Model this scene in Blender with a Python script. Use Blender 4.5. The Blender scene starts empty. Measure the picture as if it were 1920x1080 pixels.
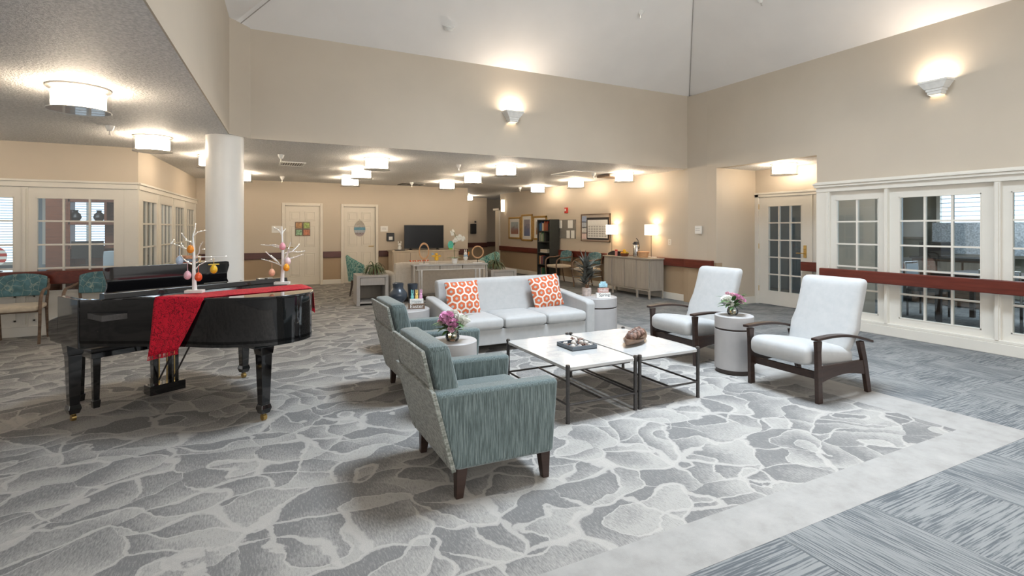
import bpy, bmesh, math, random
from mathutils import Vector, Matrix, Euler
PI = math.pi
R = math.radians
rnd = random.Random(7)
scn = bpy.context.scene
COL = scn.collection

# ------------------------------------------------------------------ camera
F = 971.0                       # focal length in pixels of the 1920 wide frame
YAW = 0.4674                    # the view is turned this far right of the room's long axis
CS, SN = math.cos(YAW), math.sin(YAW)
CH = 1.45
cam_d = bpy.data.cameras.new('camera')
cam_d.sensor_width = 36.0
cam_d.lens = 36.0 * F / 1920.0
cam_d.shift_y = -113.0 / 1920.0
cam_d.clip_start = 0.05
cam = bpy.data.objects.new('camera', cam_d)
COL.objects.link(cam)
cam.location = (0, 0, CH)
cam.rotation_euler = (R(90), 0, -YAW)
scn.camera = cam

# ------------------------------------------------------------------ world, big lights, exposure
world = bpy.data.worlds.new('world')
scn.world = world
world.use_nodes = True
wb = world.node_tree.nodes['Background']
wb.inputs['Color'].default_value = (1.0, 0.97, 0.93, 1)
wb.inputs['Strength'].default_value = 0.62

def area_light(name, loc, rot, sx, sy, power, color):
    l = bpy.data.lights.new(name, 'AREA')
    l.shape = 'RECTANGLE'; l.size = sx; l.size_y = sy
    l.energy = power; l.color = color
    o = bpy.data.objects.new(name, l); COL.objects.link(o)
    o.location = loc; o.rotation_euler = rot
    return o
# daylight falling through the lantern at the top of the hipped ceiling
sky_l = area_light('skylight_daylight', (3.45, 3.3, 6.75), (0, 0, 0), 1.9, 1.9, 275, (0.76, 0.88, 1.0))
sky_l.data.spread = R(125)
# soft fill added behind the camera to brighten the whole interior
area_light('rear_fill', (3.0, -3.2, 2.2), (R(80), 0, 0), 6.5, 2.6, 135, (1.0, 0.96, 0.90))
# fill lights added overhead to brighten the rooms behind the glazed partitions
area_light('dining_fill', (11.2, 3.4, 2.4), (0, R(20), 0), 1.2, 2.6, 55, (0.8, 0.9, 1.0))
area_light('office_fill', (-3.4, 10.3, 2.5), (0, 0, 0), 2.4, 1.0, 45, (0.9, 0.95, 1.0))
scn.view_settings.view_transform = 'Standard'
scn.view_settings.look = 'None'
scn.view_settings.gamma = 1.0
scn.view_settings.use_curve_mapping = False
scn.view_settings.exposure = 0.42
scn.cycles.max_bounces = 8
scn.cycles.sample_clamp_indirect = 6.0
scn.cycles.transparent_max_bounces = 16

# ------------------------------------------------------------------ materials
class NT:
    def __init__(s, name):
        s.m = bpy.data.materials.new(name); s.m.use_nodes = True
        s.t = s.m.node_tree; s.n = s.t.nodes; s.l = s.t.links
        s.b = s.n['Principled BSDF']
    def node(s, kind, **kw):
        n = s.n.new(kind)
        for k, v in kw.items(): setattr(n, k, v)
        return n
    def put(s, sock, v):
        if v is None: return
        if hasattr(v, 'is_output') or isinstance(v, bpy.types.NodeSocket): s.l.new(v, sock)
        else: sock.default_value = v
    def math(s, op, a, b=None, c=None):
        n = s.node('ShaderNodeMath', operation=op)
        s.put(n.inputs[0], a)
        if b is not None: s.put(n.inputs[1], b)
        if c is not None: s.put(n.inputs[2], c)
        return n.outputs[0]
    def vmath(s, op, a, b=None, scale=None):
        n = s.node('ShaderNodeVectorMath', operation=op)
        s.put(n.inputs[0], a)
        if b is not None: s.put(n.inputs[1], b)
        if scale is not None: s.put(n.inputs['Scale'], scale)
        return n.outputs['Value'] if op in ('DOT_PRODUCT', 'LENGTH') else n.outputs[0]
    def coord(s, kind='Object'):
        return s.node('ShaderNodeTexCoord').outputs[kind]
    def pos(s):
        return s.node('ShaderNodeNewGeometry').outputs['Position']
    def mapping(s, vec, scale=(1,1,1), loc=(0,0,0), rot=(0,0,0)):
        n = s.node('ShaderNodeMapping')
        s.l.new(vec, n.inputs['Vector'])
        n.inputs['Scale'].default_value = scale; n.inputs['Location'].default_value = loc; n.inputs['Rotation'].default_value = rot
        return n.outputs[0]
    def noise(s, vec, scale=5, detail=2, rough=.5, out='Fac'):
        n = s.node('ShaderNodeTexNoise')
        if vec is not None: s.l.new(vec, n.inputs['Vector'])
        n.inputs['Scale'].default_value = scale; n.inputs['Detail'].default_value = detail; n.inputs['Roughness'].default_value = rough
        return n.outputs[out]
    def ramp(s, fac, stops, interp='LINEAR'):
        n = s.node('ShaderNodeValToRGB'); s.l.new(fac, n.inputs[0])
        cr = n.color_ramp; cr.interpolation = interp
        while len(cr.elements) < len(stops): cr.elements.new(0.5)
        for e, (p, c) in zip(cr.elements, stops):
            e.position = p; e.color = (c[0], c[1], c[2], 1) if not isinstance(c, (int, float)) else (c, c, c, 1)
        return n.outputs[0]
    def mix(s, fac, a, b, blend='MIX'):
        n = s.node('ShaderNodeMix', data_type='RGBA', blend_type=blend)
        s.put(n.inputs[0], fac)
        for sock, v in ((n.inputs[6], a), (n.inputs[7], b)):
            if isinstance(v, tuple): sock.default_value = (v[0], v[1], v[2], 1)
            else: s.put(sock, v)
        return n.outputs[2]
    def bump(s, h, strength=.3, dist=.01):
        n = s.node('ShaderNodeBump'); s.l.new(h, n.inputs['Height'])
        n.inputs['Strength'].default_value = strength; n.inputs['Distance'].default_value = dist
        s.l.new(n.outputs[0], s.b.inputs['Normal'])
    def base(s, c, rough=.6, metal=0., spec=None):
        if isinstance(c, tuple): s.b.inputs['Base Color'].default_value = (c[0], c[1], c[2], 1)
        else: s.l.new(c, s.b.inputs['Base Color'])
        s.b.inputs['Roughness'].default_value = rough
        s.b.inputs['Metallic'].default_value = metal
        if spec is not None: s.b.inputs['Specular IOR Level'].default_value = spec
        return s.m

_mc = {}
def plain(name, c, rough=.6, metal=0., var=.06, scale=20, bump=0, bscale=60, bdist=.004, spec=None, coat=0):
    """a paint-like material: a colour with slight mottling and optional relief"""
    if name in _mc: return _mc[name]
    t = NT(name); v = t.coord()
    f = t.noise(v, scale, 3)
    lo = tuple(x * (1 - var) for x in c); hi = tuple(min(1, x * (1 + var)) for x in c)
    t.base(t.ramp(f, [(.3, lo), (.7, hi)]), rough, metal, spec)
    if coat:
        t.b.inputs['Coat Weight'].default_value = coat; t.b.inputs['Coat Roughness'].default_value = .03
    if bump: t.bump(t.noise(v, bscale, 4), bump, bdist)
    _mc[name] = t.m
    return t.m
def emis(name, c, strength):
    t = NT(name)
    t.base(c, .5)
    t.b.inputs['Emission Color'].default_value = (c[0], c[1], c[2], 1)
    t.b.inputs['Emission Strength'].default_value = strength
    return t.m
def wood(name, c, rough=.35, scale=3, var=.35, axis=(1, 12, 12)):
    t = NT(name); v = t.mapping(t.coord(), axis)
    f = t.noise(v, scale, 5, .6)
    t.base(t.ramp(f, [(.3, tuple(x * (1 - var) for x in c)), (.7, tuple(min(1, x * (1 + var)) for x in c))]), rough)
    return t.m

def mat_wall(name, upper, lower, zsplit=.80):
    t = NT(name); p = t.pos()
    z = t.node('ShaderNodeSeparateXYZ'); t.l.new(p, z.inputs[0])
    f = t.math('GREATER_THAN', z.outputs[2], zsplit)
    n = t.noise(p, 1.5, 3)
    c = t.mix(f, lower, upper)
    c = t.mix(t.math('MULTIPLY', n, .10), c, (.35, .3, .24), 'MULTIPLY')
    t.base(c, .62, spec=.3)
    t.bump(t.noise(p, 120, 3), .12, .003)
    return t.m
M = {}
BEIGE = (.57, .50, .41); TAN = (.40, .30, .20)
M['wall2'] = mat_wall('two_tone_wall_paint', BEIGE, TAN)
M['wall'] = plain('beige_wall_paint', BEIGE, .65, var=.03, scale=1.5, bump=.12, bscale=120, bdist=.003, spec=.3)
M['ceil'] = plain('smooth_ceiling_paint', (.86, .845, .83), .8, var=.02, scale=2, bump=.15, bscale=60, bdist=.003, spec=.2)
M['white'] = plain('cream_trim_paint', (.74, .71, .645), .4, var=.02, scale=4)
M['doorpaint'] = plain('cream_door_paint', (.72, .67, .58), .45, var=.02, scale=4)
M['column'] = plain('column_white_paint', (.80, .79, .76), .35, var=.02, scale=3)
M['trimwhite'] = plain('sprinkler_white', (.82, .82, .80), .4)
M['bluewall'] = plain('grey_blue_wall_paint', (.34, .40, .45), .7, var=.04, scale=2)
M['olive'] = plain('olive_wall_paint', (.27, .28, .23), .7, var=.04, scale=2)

def mat_popcorn():
    t = NT('textured_ceiling'); p = t.pos()
    n1 = t.noise(p, 48, 4, .65)
    t.base(t.ramp(n1, [(.38, (.60, .60, .595)), (.62, (.84, .83, .82))]), .6, spec=.4)
    t.bump(n1, 1.0, .02)
    return t.m
M['popcorn'] = mat_popcorn()

def mat_carpet():
    t = NT('swirl_pattern_carpet'); p = t.pos()
    def warp(src, scale, amt, det=1):
        w = t.vmath('SUBTRACT', t.noise(p, scale, det, .5, 'Color'), (.5, .5, .5))
        return t.vmath('ADD', src, t.vmath('SCALE', w, scale=amt))
    jag = warp(p, 18, .045, 4)
    # cells: rounded petals that overlap like scales; the level of each petal falls away from its crown
    q = t.mapping(warp(warp(jag, 1.3, .55), 4.0, .16), (1.0, 1.45, 0), rot=(0, 0, R(-12)))
    def vor(feature, scale, vec, smooth=None):
        n = t.node('ShaderNodeTexVoronoi', feature=feature, voronoi_dimensions='2D')
        n.inputs['Scale'].default_value = scale; n.inputs['Randomness'].default_value = 1.0
        t.l.new(vec, n.inputs['Vector'])
        return n
    SC = 2.6
    f1 = vor('F1', SC, q)
    e = vor('DISTANCE_TO_EDGE', SC, q).outputs['Distance']
    d = t.vmath('SUBTRACT', q, f1.outputs['Position'])
    dl = t.vmath('LENGTH', d)
    g = t.vmath('DOT_PRODUCT', d, (.35, -.93, 0))
    rc_ = t.node('ShaderNodeSeparateColor'); t.l.new(f1.outputs['Color'], rc_.inputs[0])
    # terraces of a smooth field give the long curving ribbons
    nz = t.noise(jag, 1.15, 1, .4)
    sx = t.node('ShaderNodeSeparateXYZ'); t.l.new(jag, sx.inputs[0])
    fld = t.math('ADD', t.math('MULTIPLY', nz, 6.0), t.math('MULTIPLY_ADD', sx.outputs[1], 1.6, t.math('MULTIPLY', sx.outputs[0], .35)))
    fld = t.math('ADD', fld, t.math('MULTIPLY', t.noise(jag, 4.2, 0), 1.3))
    saw = t.math('FRACT', fld)
    tri = t.math('ABSOLUTE', t.math('SUBTRACT', saw, .5))      # .5 at the terrace edge
    g2 = t.math('ADD', t.math('MULTIPLY_ADD', g, 2.1, .16), t.math('MULTIPLY', saw, .62))
    g2 = t.math('ADD', g2, t.math('MULTIPLY', t.math('SUBTRACT', rc_.outputs[0], .5), .25))
    shade = t.ramp(g2, [(.12, .02), (.5, .42), (.9, 1.0)])
    wid = t.noise(p, 2.2, 1)
    line = t.ramp(t.math('DIVIDE', e, t.math('MAXIMUM', t.math('MULTIPLY_ADD', wid, .34, -.125), .004)), [(.5, 1.0), (.85, 0.0)])
    ww = t.math('MULTIPLY_ADD', t.noise(p, 1.7, 1), .15, -.03)
    line2 = t.ramp(t.math('DIVIDE', t.math('SUBTRACT', .5, tri), t.math('MAXIMUM', ww, .012)), [(.6, 1.0), (1.0, 0.0)])
    sp = t.noise(t.mapping(p, (130, 28, 1), rot=(0, 0, R(3))), 1.0, 3, .7)
    sp2 = t.noise(t.mapping(p, (260, 260, 1)), 1.0, 3, .7)
    sh2 = t.math('ADD', shade, t.math('MULTIPLY', t.math('SUBTRACT', sp, .5), 2.3))
    dark = (.225, .22, .215); light = (.46, .44, .41); linec = (.535, .505, .47)
    c = t.mix(t.math('MINIMUM', t.math('MAXIMUM', sh2, 0), 1), dark, light)
    c = t.mix(t.math('MULTIPLY', t.math('MAXIMUM', line, line2), .80), c, linec)
    c = t.mix(.50, c, t.ramp(sp2, [(.3, .45), (.7, 1.05)]), 'MULTIPLY')
    t.base(c, .95, spec=.1)
    t.bump(sp2, .4, .004)
    return t.m
M['carpet'] = mat_carpet()
def mat_border():
    t = NT('pale_marbled_border_carpet'); p = t.pos()
    n = t.noise(t.mapping(p, (3, 3, 1)), 2.0, 5, .65)
    n2 = t.noise(t.mapping(p, (300, 300, 1)), 1, 2)
    c = t.ramp(n, [(.32, (.335, .32, .30)), (.5, (.385, .37, .35)), (.68, (.42, .40, .38))])
    c = t.mix(.25, c, t.ramp(n2, [(.3, .7), (.7, 1.0)]), 'MULTIPLY')
    t.base(c, .95, spec=.1); t.bump(n2, .3, .003)
    return t.m
M['border'] = mat_border()
def mat_stripe(name, use_pos=False):
    t = NT(name)
    if use_pos: v = t.pos()
    else:
        oi = t.node('ShaderNodeObjectInfo')
        v = t.vmath('ADD', t.coord('Object'), t.vmath('SCALE', oi.outputs['Location'], scale=3.7))
    a = t.noise(t.mapping(v, (3.0, 110, 1)), 1.0, 1, .5)
    b = t.noise(t.mapping(v, (8, 120, 1)), 1.0, 2, .6)
    cc = t.noise(t.mapping(v, (2.2, 3.5, 1)), 1.0, 1, .5)
    sp = t.noise(t.mapping(v, (400, 400, 1)), 1.0, 2)
    s = t.math('ADD', t.math('MULTIPLY', a, .6), t.math('MULTIPLY', b, .4))
    s = t.math('ADD', s, t.math('MULTIPLY', t.math('SUBTRACT', cc, .5), .25))
    c = t.ramp(s, [(.43, (.135, .145, .155)), (.485, (.20, .21, .215)), (.50, (.265, .27, .27)), (.60, (.30, .305, .30))])
    c = t.mix(.35, c, t.ramp(sp, [(.3, .5), (.7, 1.0)]), 'MULTIPLY')
    t.base(c, .95, spec=.08); t.bump(sp, .3, .003)
    return t.m
M['tile'] = mat_stripe('striped_carpet_tile')
M['tilefar'] = mat_stripe('striped_carpet', True)

def mat_fabric(name, cols, scl=(90, 90, 5), rough=.9, sheen=.3, lo=.38, hi=.62, bump=.2):
    t = NT(name); v = t.coord()
    f = t.noise(t.mapping(v, scl), 1.0, 4, .65)
    st = [(lo + (hi - lo) * i / (len(cols) - 1), c) for i, c in enumerate(cols)]
    t.base(t.ramp(f, st), rough, spec=.25)
    t.b.inputs['Sheen Weight'].default_value = sheen
    t.bump(f, bump, .002)
    return t.m
M['teal'] = mat_fabric('teal_streaked_upholstery', [(.06, .082, .082), (.105, .142, .144), (.185, .235, .235)], (230, 230, 9), rough=.7)
M['tealback'] = mat_fabric('grey_green_woven_upholstery', [(.13, .14, .12), (.22, .235, .21), (.33, .34, .31)], (25, 25, 80), rough=.8)
M['vinyl'] = mat_fabric('pale_grey_upholstery', [(.43, .435, .435), (.48, .48, .475)], (14, 14, 14), rough=.6, sheen=.15, lo=.3, hi=.7, bump=.1)
M['cream'] = mat_fabric('cream_upholstery', [(.55, .47, .36), (.66, .57, .44)], (20, 20, 20), lo=.3, hi=.7)
M['sofaback'] = mat_fabric('oatmeal_upholstery', [(.50, .45, .38), (.58, .53, .46)], (20, 20, 20), lo=.3, hi=.7)
M['espresso'] = wood('espresso_wood', (.035, .018, .013), .38)
M['mahogany'] = wood('mahogany_rail_wood', (.13, .026, .016), .28, 2, .3, (8, 1, 12))
M['brownrail'] = wood('dark_brown_rail_wood', (.085, .028, .022), .33, 2, .25, (1, 8, 12))
M['walnut'] = wood('walnut_wood', (.16, .10, .065), .45)
M['deskwood'] = wood('cherry_desk_wood', (.14, .045, .02), .35)
M['greywash'] = wood('grey_washed_oak', (.37, .33, .28), .5, 2, .12, (12, 12, 1))
M['greywash2'] = wood('grey_washed_oak_cool', (.43, .41, .39), .5, 2, .06, (12, 12, 1))
M['palewood'] = wood('pale_oak', (.52, .44, .34), .5, 2, .08, (12, 12, 1))
M['concrete'] = plain('pale_grey_drum', (.44, .43, .43), .5, var=.04, scale=8)
M['band'] = plain('dark_bronze_band', (.07, .055, .05), .4, .6)
M['iron'] = plain('dark_gunmetal_iron', (.075, .07, .068), .42, .6, var=.2, scale=60)
M['blackmetal'] = plain('matte_black_metal', (.02, .02, .022), .4, .4)
M['brass'] = plain('aged_brass', (.62, .43, .16), .28, 1.0)
M['nickel'] = plain('brushed_nickel', (.62, .60, .57), .3, 1.0)
M['lacquer'] = plain('piano_black_lacquer', (.006, .006, .007), .07, var=.0, coat=1.0)
M['strings'] = plain('silver_tuning_pins', (.75, .73, .70), .25, 1.0)
M['keys'] = plain('ivory_keys', (.8, .77, .7), .3)
M['blackplastic'] = plain('black_plastic', (.018, .018, .02), .35)
M['ceramicblue'] = plain('dark_slate_ceramic', (.035, .045, .06), .28)
M['ceramicwhite'] = plain('white_ceramic', (.78, .77, .74), .3)
M['terracotta'] = plain('brown_clay', (.22, .11, .065), .7, var=.2)
M['leaf'] = plain('dusty_green_leaf', (.10, .13, .06), .5, var=.35, scale=9)
M['leafdark'] = plain('bronze_green_leaf', (.085, .09, .08), .4, var=.5, scale=14)
M['leafcyan'] = plain('deep_green_leaf', (.06, .14, .035), .45, var=.3, scale=9)
M['pink'] = plain('pink_petal', (.85, .36, .58), .6, var=.38, scale=45)
M['palepink'] = plain('pale_pink_petal', (.82, .50, .60), .6, var=.15, scale=60)
M['whitepetal'] = plain('white_petal', (.86, .86, .80), .6, var=.05)
M['paper'] = plain('white_paper', (.80, .79, .76), .7, var=.02)
M['gold'] = plain('gilt_frame', (.52, .31, .08), .35, .5, var=.15)
M['bookcase'] = plain('dark_grey_bookcase', (.032, .036, .033), .45, var=.15)
M['gift'] = plain('sofa_white_piping', (.7, .7, .7), .5)
M['steel'] = plain('stainless_steel', (.55, .54, .53), .25, 1.0)
M['basket'] = wood('pale_split_wood_basket', (.58, .34, .18), .6, 5, .2, (2, 2, 20))
M['shell'] = plain('sea_shell', (.52, .48, .44), .6, var=.35, scale=30)
M['drift'] = plain('speckled_brown_ball', (.22, .13, .10), .55, var=.8, scale=22)
M['slate'] = plain('slate_blue_tray', (.10, .12, .14), .5)
M['red'] = plain('red_enamel', (.5, .03, .02), .4)
M['cord'] = plain('white_cord', (.8, .8, .78), .5)
M['blind'] = plain('white_blind_slat', (.62, .66, .70), .6)
M['daylight'] = emis('daylight_window', (.78, .88, 1.0), 1.25)
M['lampshade'] = emis('lit_lamp_shade', (1.0, .86, .66), 2.6)
M['lampglow'] = emis('lit_ceiling_lamp_shade', (1.0, .83, .63), 32.0)
M['led'] = emis('fairy_light', (1.0, .86, .6), 6.0)
M['sconceglow'] = emis('sconce_bulb', (1.0, .84, .64), 25)

def mat_glass(name, tint=(.9, .95, .96), refl=.10, fk=.9):
    t = NT(name)
    for n in list(t.n):
        if n.type != 'OUTPUT_MATERIAL': t.n.remove(n)
    out = [n for n in t.n if n.type == 'OUTPUT_MATERIAL'][0]
    tr = t.node('ShaderNodeBsdfTransparent'); tr.inputs[0].default_value = (*tint, 1)
    gl = t.node('ShaderNodeBsdfGlossy'); gl.inputs['Roughness'].default_value = .02
    fr = t.node('ShaderNodeFresnel'); fr.inputs[0].default_value = 1.5
    f = t.math('MULTIPLY_ADD', fr.outputs[0], fk, refl * .3)
    mx = t.node('ShaderNodeMixShader'); t.l.new(f, mx.inputs[0]); t.l.new(tr.outputs[0], mx.inputs[1]); t.l.new(gl.outputs[0], mx.inputs[2])
    t.l.new(mx.outputs[0], out.inputs[0])
    return t.m
M['glass'] = mat_glass('window_glass')
M['vaseglass'] = mat_glass('clear_vase_glass', (.93, .96, .95), .25)
M['drumglass'] = mat_glass('clear_lamp_glass', (.985, .985, .985), .05, .25)

def mat_marble():
    t = NT('white_marble'); v = t.coord()
    n = t.noise(t.mapping(v, (1.6, 5, 1), rot=(0, 0, R(35))), 2.0, 6, .6)
    w = t.node('ShaderNodeTexNoise'); w.inputs['Scale'].default_value = 3; w.inputs['Detail'].default_value = 8; w.inputs['Distortion'].default_value = 1.6
    t.l.new(v, w.inputs['Vector'])
    c = t.ramp(n, [(.3, (.43, .44, .45)), (.55, (.52, .515, .50))])
    c = t.mix(t.ramp(w.outputs['Fac'], [(.47, 0.), (.5, .35), (.53, 0.)]), c, (.34, .34, .34))
    return t.base(c, .16)
M['marble'] = mat_marble()
def mat_hex():
    t = NT('orange_hexagon_print'); v = t.coord()
    x = t.node('ShaderNodeSeparateXYZ'); t.l.new(v, x.inputs[0])
    S = .103
    px = t.math('DIVIDE', x.outputs[0], S); py = t.math('DIVIDE', x.outputs[2], S)
    SQ = 1.732
    def hexd(ox, oy):
        a = t.math('SUBTRACT', t.math('FLOORED_MODULO', t.math('ADD', px, ox + 50), 1.0), .5)
        b = t.math('SUBTRACT', t.math('FLOORED_MODULO', t.math('ADD', py, oy + 50 * SQ), SQ), SQ / 2)
        a = t.math('ABSOLUTE', a); b = t.math('ABSOLUTE', b)
        return t.math('MAXIMUM', a, t.math('ADD', t.math('MULTIPLY', a, .5), t.math('MULTIPLY', b, .866)))
    h = t.math('MINIMUM', hexd(0, 0), hexd(.5, SQ / 2))
    c = t.ramp(h, [(0, (.42, .47, .46)), (.13, (.42, .47, .46)), (.15, (.62, .145, .055)), (.395, (.58, .13, .05)), (.42, (.74, .70, .64)), (1, (.74, .70, .64))], 'LINEAR')
    t.base(c, .9); t.bump(t.noise(v, 300, 2), .15, .002)
    return t.m
M['hex'] = mat_hex()
def mat_damask():
    t = NT('red_embossed_cloth'); v = t.pos()
    w = t.node('ShaderNodeTexNoise'); w.inputs['Scale'].default_value = 26; w.inputs['Detail'].default_value = 1; w.inputs['Distortion'].default_value = 2.2
    t.l.new(v, w.inputs['Vector'])
    f = t.ramp(w.outputs['Fac'], [(.44, 0.), (.475, 1.), (.52, 1.), (.56, 0.)])
    c = t.mix(f, (.60, .008, .03), (.22, .002, .012))
    t.base(c, .6, spec=.25)
    t.bump(f, .4, .003)
    return t.m
M['redcloth'] = mat_damask()
def mat_leafprint(name, basec, linec, scale=9, th=.05):
    t = NT(name); v = t.coord()
    w = t.vmath('SUBTRACT', t.noise(v, scale * .8, 2, .5, 'Color'), (.5, .5, .5))
    q = t.mapping(t.vmath('ADD', v, t.vmath('SCALE', w, scale=.10)), (1.6, 1, .8), rot=(.3, .5, .4))
    n = t.node('ShaderNodeTexVoronoi', feature='DISTANCE_TO_EDGE'); n.inputs['Scale'].default_value = scale
    t.l.new(q, n.inputs['Vector'])
    f = t.ramp(n.outputs['Distance'], [(0, .85), (th, 0.)])
    bc = t.ramp(t.noise(v, 12, 2), [(.35, tuple(x * .8 for x in basec)), (.65, tuple(x * 1.25 for x in basec))])
    t.base(t.mix(f, bc, linec), .85)
    return t.m
M['leafprint'] = mat_leafprint('teal_leaf_print', (.075, .17, .20), (.36, .42, .36), 9, .035)
M['ikat'] = mat_leafprint('green_blue_brushstroke_print', (.06, .20, .19), (.34, .48, .40), 13, .16)

# ------------------------------------------------------------------ mesh builder
class MB:
    def __init__(s): s.v = []; s.f = []; s.T = Matrix.Identity(4)
    def add(s, vs, fs):
        k = len(s.v)
        s.v += [tuple(s.T @ Vector(p)) for p in vs]
        s.f += [tuple(i + k for i in f) for f in fs]
        return s
    def box(s, x0, x1, y0, y1, z0, z1):
        return s.add([(x0,y0,z0),(x1,y0,z0),(x1,y1,z0),(x0,y1,z0),(x0,y0,z1),(x1,y0,z1),(x1,y1,z1),(x0,y1,z1)],
                     [(0,3,2,1),(4,5,6,7),(0,1,5,4),(1,2,6,5),(2,3,7,6),(3,0,4,7)])
    def hexa(s, bot, top):
        return s.add(list(bot) + list(top), [(0,3,2,1),(4,5,6,7),(0,1,5,4),(1,2,6,5),(2,3,7,6),(3,0,4,7)])
    def prism(s, poly, z0, z1):
        n = len(poly)
        vs = [(x, y, z0) for x, y in poly] + [(x, y, z1) for x, y in poly]
        fs = [tuple(reversed(range(n))), tuple(range(n, 2 * n))] + [(i, (i + 1) % n, n + (i + 1) % n, n + i) for i in range(n)]
        return s.add(vs, fs)
    def prism_y(s, poly, y0, y1):          # polygon in x,z
        n = len(poly)
        vs = [(x, y0, z) for x, z in poly] + [(x, y1, z) for x, z in poly]
        fs = [tuple(range(n)), tuple(reversed(range(n, 2 * n)))] + [((i + 1) % n, i, n + i, n + (i + 1) % n) for i in range(n)]
        return s.add(vs, fs)
    def prism_x(s, poly, x0, x1):          # polygon in y,z
        n = len(poly)
        vs = [(x0, y, z) for y, z in poly] + [(x1, y, z) for y, z in poly]
        fs = [tuple(reversed(range(n))), tuple(range(n, 2 * n))] + [(i, (i + 1) % n, n + (i + 1) % n, n + i) for i in range(n)]
        return s.add(vs, fs)
    def lathe(s, prof, c=(0, 0, 0), seg=32, sx=1, sy=1):
        vs = []; fs = []; m = len(prof)
        for i in range(seg):
            a = 2 * PI * i / seg
            for r, z in prof: vs.append((c[0] + sx * r * math.cos(a), c[1] + sy * r * math.sin(a), c[2] + z))
        for i in range(seg):
            j = (i + 1) % seg
            for k in range(m - 1):
                fs.append((i * m + k, j * m + k, j * m + k + 1, i * m + k + 1))
        if prof[0][0] > 1e-5: fs.append(tuple(reversed([i * m for i in range(seg)])))
        if prof[-1][0] > 1e-5: fs.append(tuple(i * m + m - 1 for i in range(seg)))
        return s.add(vs, fs)
    def tube(s, pts, r, seg=10, caps=True):
        pts = [Vector(p) for p in pts]; n = len(pts)
        rs = r if isinstance(r, (list, tuple)) else [r] * n
        up = Vector((0, 0, 1)); vs = []; fs = []; prev = None
        for i, p in enumerate(pts):
            t = (pts[min(i + 1, n - 1)] - pts[max(i - 1, 0)]).normalized()
            if prev is None:
                ref = up if abs(t.z) < .9 else Vector((1, 0, 0))
                a = t.cross(ref).normalized()
            else:
                a = (prev - t * prev.dot(t)).normalized()
            prev = a; b = t.cross(a)
            for k in range(seg):
                w = 2 * PI * k / seg
                vs.append(tuple(p + (a * math.cos(w) + b * math.sin(w)) * rs[i]))
        for i in range(n - 1):
            for k in range(seg):
                fs.append((i * seg + k, i * seg + (k + 1) % seg, (i + 1) * seg + (k + 1) % seg, (i + 1) * seg + k))
        if caps:
            fs.append(tuple(reversed(range(seg)))); fs.append(tuple(range((n - 1) * seg, n * seg)))
        return s.add(vs, fs)
    def ell(s, c, r, seg=14, rings=8):
        if isinstance(r, (int, float)): r = (r, r, r)
        vs = [(c[0], c[1], c[2] - r[2])]; fs = []
        for i in range(1, rings):
            a = -PI / 2 + PI * i / rings
            for k in range(seg):
                w = 2 * PI * k / seg
                vs.append((c[0] + r[0] * math.cos(a) * math.cos(w), c[1] + r[1] * math.cos(a) * math.sin(w), c[2] + r[2] * math.sin(a)))
        vs.append((c[0], c[1], c[2] + r[2])); top = len(vs) - 1
        for k in range(seg):
            fs.append((0, 1 + (k + 1) % seg, 1 + k))
            fs.append((top, 1 + (rings - 2) * seg + k, 1 + (rings - 2) * seg + (k + 1) % seg))
        for i in range(rings - 2):
            for k in range(seg):
                a = 1 + i * seg + k; b = 1 + i * seg + (k + 1) % seg
                fs.append((a, b, b + seg, a + seg))
        return s.add(vs, fs)
    def rbox(s, c, h, r, n=6, puff=(0, 0, 0), fn=None):
        """rounded, softly puffed cushion: centre, half sizes, corner radius; fn reshapes each point"""
        vs = {}; fs = []; out = []
        g = [-1 + 2 * i / n for i in range(n + 1)]
        # denser towards the rim so the rounding is smooth
        g = [math.copysign(abs(x) ** .6, x) for x in g]
        def vid(p):
            key = tuple(round(x, 4) for x in p)
            if key in vs: return vs[key]
            q = Vector((p[0] * h[0], p[1] * h[1], p[2] * h[2]))
            inner = Vector([max(-(h[i] - r), min(h[i] - r, q[i])) for i in range(3)])
            d = q - inner
            if d.length > 1e-9: q = inner + d.normalized() * r
            for i in range(3):
                j, k = (i + 1) % 3, (i + 2) % 3
                q[i] += puff[i] * p[i] * (1 - p[j] ** 2) * (1 - p[k] ** 2)
            if fn: q = Vector(fn(q))
            vs[key] = len(out); out.append(tuple(q + Vector(c)))
            return vs[key]
        for ax in range(3):
            for sg in (-1, 1):
                for i in range(n):
                    for j in range(n):
                        quad = []
                        for a, b in ((i, j), (i + 1, j), (i + 1, j + 1), (i, j + 1)):
                            p = [0, 0, 0]; p[ax] = sg; p[(ax + 1) % 3] = g[a]; p[(ax + 2) % 3] = g[b]
                            quad.append(vid(tuple(p)))
                        if sg < 0: quad.reverse()
                        fs.append(tuple(quad))
        return s.add(out, fs)
    def build(s, name, mat, parent=None, bevel=0, smooth=True, seg=2, angle=38, loc=None, rot=None):
        me = bpy.data.meshes.new(name)
        me.from_pydata(s.v, [], s.f); me.validate()
        if smooth:
            me.polygons.foreach_set('use_smooth', [True] * len(me.polygons))
            me.set_sharp_from_angle(angle=R(angle))
        me.update()
        o = bpy.data.objects.new(name, me); COL.objects.link(o)
        if mat: me.materials.append(M[mat] if isinstance(mat, str) else mat)
        if parent: o.parent = parent
        if loc: o.location = loc
        if rot: o.rotation_euler = rot
        if bevel:
            b = o.modifiers.new('bevel', 'BEVEL'); b.width = bevel; b.segments = seg; b.limit_method = 'ANGLE'; b.angle_limit = R(40)
            b.harden_normals = smooth
        return o
def thing(name, label, cat, loc=(0, 0, 0), rz=0, group=None):
    o = bpy.data.objects.new(name, None); COL.objects.link(o)
    o.empty_display_size = .1
    o.location = loc; o.rotation_euler = (0, 0, rz)
    return tag(o, label, cat, group)
def tag(o, label, cat, group=None):
    o['label'] = label; o['category'] = cat
    if group: o['group'] = group
    return o
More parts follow.
